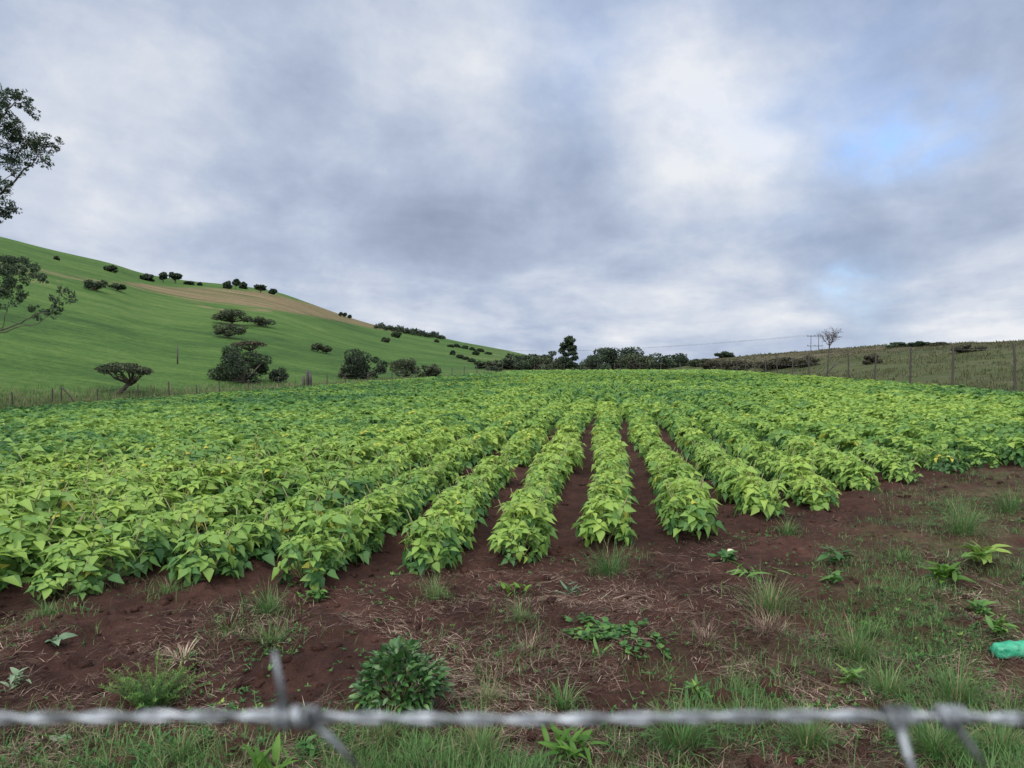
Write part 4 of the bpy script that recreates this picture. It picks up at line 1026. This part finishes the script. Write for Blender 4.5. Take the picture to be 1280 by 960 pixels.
def broad_leaf(L_, w, fold=.25, droop=.5, n=8, point=1.0, notch=0.0):
    """a single modelled leaf along +x with a midrib fold"""
    t = np.linspace(0, 1, n); wd = w * .5 * np.sin(np.pi * np.clip(t, .02, 1) ** .72) ** .72; wd[-1] = .0005; wd[0] = .002
    c = np.stack([t * L_ * (1 - .12 * droop * t), .04 * L_ * np.sin(t * 3.3), -droop * L_ * t ** 2 * .75 + .012 * L_ * np.sin(t * 17)], 1)
    l = c + np.stack([0 * t, wd, wd * fold * 2], 1); r = c + np.stack([0 * t, -wd, wd * fold * 2], 1)
    V = np.concatenate([c, l, r]); i = np.arange(n - 1)
    return V, np.concatenate([np.stack([i, i + 1, n + i + 1, n + i], 1), np.stack([i, 2 * n + i, 2 * n + i + 1, i + 1], 1)])[:, ::-1]
def leaf_plant(name, px, py, label, cat, n, L_px, w_ratio, mat, tint=.5, rise=(.3, 1.0), seed=0, droop=.6, stem_h=0.0):
    """weed whose broad leaves are parts of their own"""
    x, y, z = spot(px, py); k = y / FPX; rs_ = np.random.default_rng(3000 + seed); root = empty(name, (x, y, z)); tag(root, label, cat)
    L_ = L_px * k; mes = []
    for q in range(4):
        V, F = broad_leaf(L_, L_ * w_ratio, rs_.uniform(.05, .22), droop * rs_.uniform(.7, 2.0)); mes.append(mesh_data('leaf', V, F, mat, True, {'tint': np.full(len(V), tint + rs_.normal(0, .1))}))
    hgt = max(stem_h * k, .012)
    mb = MB(); V, F = tube([[0, 0, -.02], [.003, 0, hgt * .5], [0, .003, hgt]], [.006, .005, .003], 5); mb.add(V, F); obj('stem', mb.data('stem', M_STEM), root)
    n = int(n * 1.5)
    for i in range(n):
        o = obj('leaf', mes[i % 4], root, (rs_.normal(0, L_ * .28), rs_.normal(0, L_ * .28), hgt * rs_.uniform(.25, 1) if stem_h else .006)); s = rs_.uniform(.40, 1.08); o.scale = (s, s * rs_.uniform(.8, 1.15), s)
        o.rotation_euler = (rs_.normal(0, .4), -rs_.uniform(*rise), i * 2.39996 + rs_.normal(0, .2))
    return root
leaf_plant('rosette_weed', 70, 922, 'pale flat rosette weed just below the wire at far left', 'weed', 7, 26, .38, M_PALE, .5, (.05, .5), 1)
leaf_plant('broadleaf_weed', 72, 797, 'small pale grey-green weed on the soil at left', 'weed', 8, 20, .55, M_PALE, .3, (.2, .9), 2, .5, 10)
leaf_plant('broadleaf_weed', 643, 742, 'small yellow-green weed below the row left of the straight-up row', 'weed', 8, 20, .45, M_LIME, .5, (.2, 1.1), 3, .7, 6)
leaf_plant('broadleaf_weed', 715, 948, 'broad bright green leafy weed below the wire at centre', 'weed', 24, 40, .26, M_LIME, .2, (.6, 1.45), 4, .7, 14)
leaf_plant('broadleaf_weed', 342, 972, 'upright broad-bladed weed at the bottom edge under the left barb', 'weed', 12, 40, .26, M_LIME, .25, (.8, 1.45), 5, .4, 8)
leaf_plant('broadleaf_weed', 1183, 732, 'big leafy dock-like weed on the right, left of the lime one', 'weed', 34, 25, .34, M_LIME, .25, (.4, 1.35), 6, .6, 18)
leaf_plant('broadleaf_weed', 1226, 712, 'lime-tipped weed right of the big dock-like weed', 'weed', 30, 24, .36, M_WEED, .8, (.3, 1.3), 7, .6, 18)
leaf_plant('broadleaf_weed', 872, 880, 'lance-leaved green weed just above the wire right of centre', 'weed', 34, 24, .24, M_WEED, .75, (.3, 1.25), 8, .4, 22)
leaf_plant('broadleaf_weed', 1250, 800, 'leafy green weed directly behind the green bag', 'weed', 40, 20, .32, M_WEED, .65, (.3, 1.2), 9, .5, 24)
leaf_plant('broadleaf_weed', 905, 703, 'low dark weed below the first row right of the straight-up row', 'weed', 16, 20, .42, M_WEED, .25, (.1, .9), 10, .5, 10)
leaf_plant('broadleaf_weed', 1046, 706, 'dark bushy weed on the soil left of the arching tuft', 'weed', 20, 18, .42, M_WEED, .3, (.2, 1.1), 11, .5, 16)
leaf_plant('broadleaf_weed', 1040, 728, 'low green weed below the dark bushy weed on the right soil', 'weed', 16, 18, .42, M_WEED, .6, (.1, .9), 12, .5, 8)
leaf_plant('broadleaf_weed', 938, 722, 'narrow-leaved weed above the largest light green tuft', 'weed', 14, 30, .18, M_WEED, .7, (.2, 1.0), 13, .9, 6)
leaf_plant('broadleaf_weed', 20, 862, 'whitish small-leaved weed at the left edge above the wire', 'weed', 18, 16, .45, M_PALE, .8, (.1, 1.0), 14, .5, 20)
leaf_plant('rosette_weed', 712, 742, 'spiky grey rosette right of the yellow-green weed', 'weed', 11, 22, .16, M_PALE, .1, (.3, 1.0), 15, .2)
leaf_plant('rosette_weed', 752, 822, 'spiky dark rosette below the creeping vine', 'weed', 11, 26, .15, M_WEED, .6, (.2, .9), 16, .2)
leaf_plant('broadleaf_weed', 455, 880, 'small pale weed touching the left side of the round bush', 'weed', 16, 18, .40, M_WEED, .7, (.1, .9), 17, .5, 10)
leaf_plant('broadleaf_weed', 385, 945, 'small dark weed below the left barb of the wire', 'weed', 20, 18, .40, M_WEED, .4, (.2, 1.1), 18, .5, 16)
leaf_plant('broadleaf_weed', 395, 752, 'low green weed under the drooping bean plant of the left rows', 'weed', 18, 20, .36, M_WEED, .55, (.1, 1.0), 19, .5, 12)
leaf_plant('broadleaf_weed', 1060, 862, 'pale green weed above the wire left of the upright tuft', 'weed', 26, 18, .30, M_WEED, .8, (.2, 1.1), 20, .5, 14)
leaf_plant('broadleaf_weed', 1225, 770, 'mid-green weed above the green bag, left of the leafy one', 'weed', 28, 17, .34, M_WEED, .6, (.2, 1.1), 21, .5, 14)

# loose green grass
x, y = area_pts(210000, 2.3, 11.5)
g_ = grassiness(x, y); pxx = 640 + FPX * x / y
pat = fbm(x / .5, y / .5, 3, 81); u_, v_ = row_uv(x, y); outf = 1 - smooth(-.2, .2, u_ - front_u(v_))
p_ = outf * (g_ * smooth(-.14, .12, pat) * np.where(pxx < 400, .16, 1.3) + .16 * smooth(.04, .2, pat))
kp = sr.uniform(0, 1, len(x)) < p_ * .95; x, y = x[kp], y[kp]
for (tx, ty, tw) in TUFTS:
    m_ = 130; x = np.append(x, tx + sr.normal(0, tw * .42, m_)); y = np.append(y, ty + sr.normal(0, tw * .42, m_))
n = len(x)
b = np.stack([x, y, G(x, y) - .004], 1); tl = fbm(x / .35, y / .35, 2, 83)
V, F, k = blades(b, sr.uniform(0, 6.28, n), sr.uniform(.025, .12, n) * (1 + 1.1 * tl) * (1 + .5 * smooth(3.7, 3.0, y)), sr.uniform(.0014, .0044, n), sr.uniform(.05, .85, n), sr.uniform(.2, 1.5, n), sr, 3)
mb = MB(); mb.add(V, F, np.repeat(np.clip(sr.normal(.45, .2, n) + tl * .4, 0, 1), k))
tag(obj('loose_grass', mb.data('loose_grass', M_GRASS)), 'ragged short green grass growing over the strip in front of the crop', 'grass', kind='stuff')
# round glossy bush
def round_bush():
    x, y, z = spot(500, 884); k = y / FPX; rs_ = np.random.default_rng(61); root = empty('round_bush', (x, y, z)); tag(root, 'round glossy dark green bush on the soil above the wire', 'bush')
    W, Hh = 112 * k, 78 * k; mb = MB()
    for i in range(34):
        d = in_ball(1, rs_, .8)[0]; d[2] = abs(d[2]); tip = d * np.array([W * .42, W * .42, Hh * .85]); t = np.linspace(0, 1, 4)[:, None]; V, F = tube(tip * t + np.array([0, 0, -.01]), np.linspace(.005, .002, 4), 4); mb.add(V, F)
    obj('stem', mb.data('stem', M_STEM), root)
    mes = []
    for q in range(5):
        L_ = 13.5 * k * rs_.uniform(.9, 1.15); V, F = broad_leaf(L_, L_ * .48, .2, rs_.uniform(.1, .6)); mes.append(mesh_data('leaf', V, F, M_BUSH, True, {'tint': np.full(len(V), rs_.uniform(.3, .7))}))
    for i in range(300):
        a = rs_.uniform(0, 6.28); sz = rs_.uniform(-.12, 1); cr2 = math.sqrt(max(1 - sz * sz, 0)); r = rs_.uniform(.70, 1.06) * (1 + .10 * math.sin(3 * a + 4 * sz) + .06 * math.sin(7 * a))
        p = np.array([math.cos(a) * cr2 * W * .48 * r, math.sin(a) * cr2 * W * .48 * r, Hh * .22 + sz * Hh * .74 * r + rs_.normal(0, .006)]); p[2] = max(p[2], .01)
        o = obj('leaf', mes[i % 5], root, p); s = rs_.uniform(.7, 1.2); o.scale = (s, s, s)
        el = math.asin(np.clip(sz, -1, 1)); o.rotation_euler = (rs_.normal(0, .5), -(el * .75 + rs_.normal(.1, .35)), a + rs_.normal(0, .5))
    fo = MB()
    for i in range(620):
        a = rs_.uniform(0, 6.28); sz = rs_.uniform(-.2, 1); cr2 = math.sqrt(max(1 - sz * sz, 0)); r = rs_.uniform(.55, .97) * (1 + .10 * math.sin(3 * a + 4 * sz) + .06 * math.sin(7 * a))
        p = np.array([math.cos(a) * cr2 * W * .48 * r, math.sin(a) * cr2 * W * .48 * r, max(Hh * .22 + sz * Hh * .74 * r, .01)])
        L_ = 12 * k * rs_.uniform(.7, 1.2); V, F = broad_leaf(L_, L_ * .48, .2, .4, 5)
        el = math.asin(np.clip(sz, -1, 1)); M3 = np.array((Matrix.Rotation(a + rs_.normal(0, .6), 3, 'Z') @ Matrix.Rotation(-(el * .7 + rs_.normal(.1, .4)), 3, 'Y') @ Matrix.Rotation(rs_.normal(0, .6), 3, 'X')))
        fo.add(V @ M3.T + p, F, rs_.uniform(.1, .8))
    f_ = obj('foliage', fo.data('foliage', M_BUSH, True), root); f_["kind"] = "stuff"
round_bush()
# feathery plant
def feathery(px, py, w_px, h_px, label, seed, ns=34):
    x, y, z = spot(px, py); k = y / FPX; rs_ = np.random.default_rng(seed); root = empty('feathery_plant', (x, y, z)); tag(root, label, 'plant')
    st, fo = MB(), MB(); W, Hh = w_px * k, h_px * k
    for i in range(ns):
        a = rs_.uniform(0, 6.28); tip = np.array([math.cos(a) * W * .5 * rs_.uniform(.3, 1.05), math.sin(a) * W * .38 * rs_.uniform(.2, 1), Hh * rs_.uniform(.35, 1.05)])
        b0 = np.array([tip[0] * .25, tip[1] * .25, -.01]); t = np.linspace(0, 1, 8)[:, None]; p = b0 + (tip - b0) * t; p[:, 2] += (np.sin(t[:, 0] * 3.1) * Hh * .12)
        V, F = tube(p, np.linspace(.003, .001, 8), 3); st.add(V, F)
        m_ = 60; tt = rs_.uniform(.15, 1, m_); c = np.stack([np.interp(tt, t[:, 0], p[:, q]) for q in range(3)], 1)
        V, F, kk = blades(c, rs_.uniform(0, 6.28, m_), (.014 + .022 * (1 - tt)) * rs_.uniform(.7, 1.3, m_), np.full(m_, .0034), rs_.uniform(.3, .95, m_), rs_.uniform(0, .6, m_), rs_, 3)
        fo.add(V, F, np.repeat(np.clip(.25 + .55 * tt + rs_.normal(0, .1, m_), 0, 1), kk))
    obj('stem', st.data('stem', M_STEM), root); f_ = obj('foliage', fo.data('foliage', M_FEATHER), root); f_["kind"] = "stuff"
feathery(192, 884, 140, 55, 'wide feathery fern-like green plant on the soil at left', 71, 95)
feathery(1085, 800, 60, 30, 'small feathery plant on the right soil above the fuzzy tuft', 72, 18)
# creeping vine
def vine():
    x, y, z = spot(770, 795); k = y / FPX; rs_ = np.random.default_rng(81); root = empty('creeping_vine', (x, y, z)); tag(root, 'flat creeping vine with round dark leaves on the soil at centre', 'vine')
    st = MB(); V0, F0 = broad_leaf(.042, .042, .08, .3, 5); mes = [mesh_data('leaf', V0 * s_, F0, M_WEED, True, {'tint': np.full(len(V0), t_)}) for s_, t_ in ((.8, .25), (1.0, .4), (1.15, .55), (.9, .7))]
    cnt = 0
    for i in range(13):
        a = rs_.uniform(0, 6.28); n = 9; L_ = 62 * k * rs_.uniform(.6, 1.15); p = []
        q = np.array([rs_.normal(0, 22 * k), rs_.normal(0, .06)]); hd = a
        for j in range(n):
            p.append([q[0], q[1], float(G(x + q[0], y + q[1])) - z + .012]); hd += rs_.normal(0, .35); q = q + np.array([math.cos(hd), math.sin(hd) * 1.2]) * L_ / n
        V, F = tube(p, .0022, 4); st.add(V, F)
        for j in range(n):
            for m_ in range(2):
                o = obj('leaf', mes[cnt % 4], root, (p[j][0] + rs_.normal(0, .012), p[j][1] + rs_.normal(0, .015), p[j][2] + rs_.uniform(.008, .035))); cnt += 1
                o.rotation_euler = (rs_.normal(0, .3), -rs_.uniform(-.1, .7), rs_.uniform(0, 6.28))
    obj('stem', st.data('stem', M_STEM), root)
vine()
# fallen pale leaves and small pale stones
M_PALEBIT = plain_mat('pale_fallen_leaf', [(0.3, (.36, .34, .20)), (0.7, (.55, .54, .40))], 30, 0.7)
for i, (a, b, L_px, lb) in enumerate(((912, 692, 16, 'pale fallen leaf lying below the first row right of the straight-up row'), (1048, 652, 10, 'pale fallen leaf by the near end of the third right row'), (905, 682, 9, 'small pale fallen leaf beside the larger fallen one'))):
    x, y, z = spot(a, b); V, F = broad_leaf(L_px * y / FPX * 1.2, L_px * y / FPX * .55, .15, .3); o = obj('fallen_leaf', mesh_data('fallen_leaf', V, F, M_PALEBIT, True), None, (x - .02, y, z + .018)); o.rotation_euler = (.3, .1, .25 + i); tag(o, lb, 'leaf')
# green plastic bag
def bag():
    x, y, z = spot(1266, 823); k = y / FPX; rs_ = np.random.default_rng(91); L_ = 82 * k; r0 = 11.5 * k
    m, t, N, L = new_mat('green_plastic')
    p = N('ShaderNodeBsdfPrincipled'); tcn = N('ShaderNodeTexCoord'); nf = m_noise(t, tcn.outputs['Object'], 22, 4)
    L(m_ramp(t, nf, [(.3, (.010, .15, .08)), (.55, (.028, .26, .15)), (.8, (.09, .36, .23))]), p.inputs['Base Color']); p.inputs['Roughness'].default_value = .42
    wv = m_noise(t, tcn.outputs['Object'], 45, 3); bp = N('ShaderNodeBump'); bp.inputs['Strength'].default_value = .7; bp.inputs['Distance'].default_value = .01; L(wv, bp.inputs['Height']); L(bp.outputs[0], p.inputs['Normal'])
    o_ = N('ShaderNodeOutputMaterial'); L(p.outputs[0], o_.inputs['Surface'])
    ns, nn = 34, 28; s = np.linspace(0, 1, ns); prof = r0 * np.interp(s, [0, .03, .08, .2, .6, .8, .93, 1], [.18, .72, .95, 1, 1.05, .9, .45, .12])
    a = np.arange(nn) / nn * 2 * math.pi; S, A = np.meshgrid(s, a, indexing='ij'); rad = prof[:, None] * (1 + .30 * fbm(S * 12 + 3, np.cos(A) * 2 + np.sin(A) * 1.3 + 7, 3, 13) * 2 + .05 * np.sin(A * 5 + S * 14) * (np.abs(S - .12) < .12))
    V = np.stack([(S - .0) * L_ , np.cos(A) * rad, np.sin(A) * rad * .9 + r0 * .82], -1).reshape(-1, 3)
    i, j = np.meshgrid(np.arange(ns - 1), np.arange(nn), indexing='ij'); F = np.stack([i * nn + j, i * nn + (j + 1) % nn, (i + 1) * nn + (j + 1) % nn, (i + 1) * nn + j], -1).reshape(-1, 4)
    o = obj('plastic_bag', mesh_data('plastic_bag', V, [F, np.array([list(range(nn))[::-1], [(ns - 1) * nn + q for q in range(nn)]])], m, True), None, (x - 26 * k, y, z)); o.rotation_euler = (0, 0, .10)
    tag(o, 'crumpled bright green plastic bag lying in the grass at the right edge', 'bag')
bag()

# ------------------------------------------------------------------ barbed wire close to the lens
def barbed_wire():
    Yw = .262; zw = CAM_Z + (452 - 903) / FPX * Yw
    root = empty('barbed_wire', (0, Yw, zw)); tag(root, 'blurred strand of galvanised barbed wire across the bottom of the view', 'barbed wire')
    xs = np.linspace(-3.0, 3.0, 1500); ph = xs / .0185 * math.pi
    for s_ in (0, math.pi):
        p = np.stack([xs, .0011 * np.cos(ph + s_), .0011 * np.sin(ph + s_) - .0006 * np.cos(xs * 30)], 1); V, F = tube(p, .00112, 6); mb = MB(); mb.add(V, F); obj('strand', mb.data('strand', M_GALV, True), root)
    def X_(px): return (px - 640) / FPX * Yw
    def coil(mb, xc, n=2.5, r=.0031):
        t = np.linspace(0, n * 2 * math.pi, int(n * 14)); p = np.stack([xc + (t / t[-1] - .5) * .0078, r * np.cos(t), r * np.sin(t)], 1); V, F = tube(p, .00115, 6); mb.add(V, F)
    def spike(mb, x0, dpx, dpy, dy=0.0):
        e_ = np.array([x0 + dpx / FPX * Yw, dy, -dpy / FPX * Yw]); p = np.array([[x0, 0, 0], [(x0 * .6 + e_[0] * .4), dy * .4 + .001, e_[2] * .4], e_]); V, F = tube(p, [.00150, .00140, .0007], 6); mb.add(V, F)
    sets = {352: ((-8, -90, -.004),), 380: ((64, 62, .0), (28, -46, -.02)), 1128: ((-6, 84, -.025),), 1196: ((44, 62, .0),)}
    pitch = 790
    for off in (-4 * pitch, -3 * pitch, -2 * pitch, -pitch, 0, pitch, 2 * pitch, 3 * pitch):
        for c in (352, 380):
            if off == 0 or off != pitch:
                mb = MB(); xc = X_(c + off) if True else 0; coil(mb, xc)
                for sp in sets[c]: spike(mb, xc, *sp)
                obj('barb', mb.data('barb', M_GALV, True), root)
    for c in (1128, 1196):
        mb = MB(); coil(mb, X_(c))
        for sp in sets[c]: spike(mb, X_(c), *sp)
        obj('barb', mb.data('barb', M_GALV, True), root)
barbed_wire()
for m in sorted(bpy.data.meshes, key=lambda m: -len(m.loops))[:14]: print('BIG', m.name, len(m.loops) - 2 * len(m.polygons))
NTRI = sum(int(len(m.loops) - 2 * len(m.polygons)) for m in bpy.data.meshes)
print('TRIS', NTRI, 'objects', len(bpy.data.objects)) #, len(bpy.data.objects), 'tris', sum(sum(len(p.vertices) - 2 for p in m.polygons) if len(m.polygons) < 50 else int(2 * len(m.polygons)) for m in bpy.data.meshes))
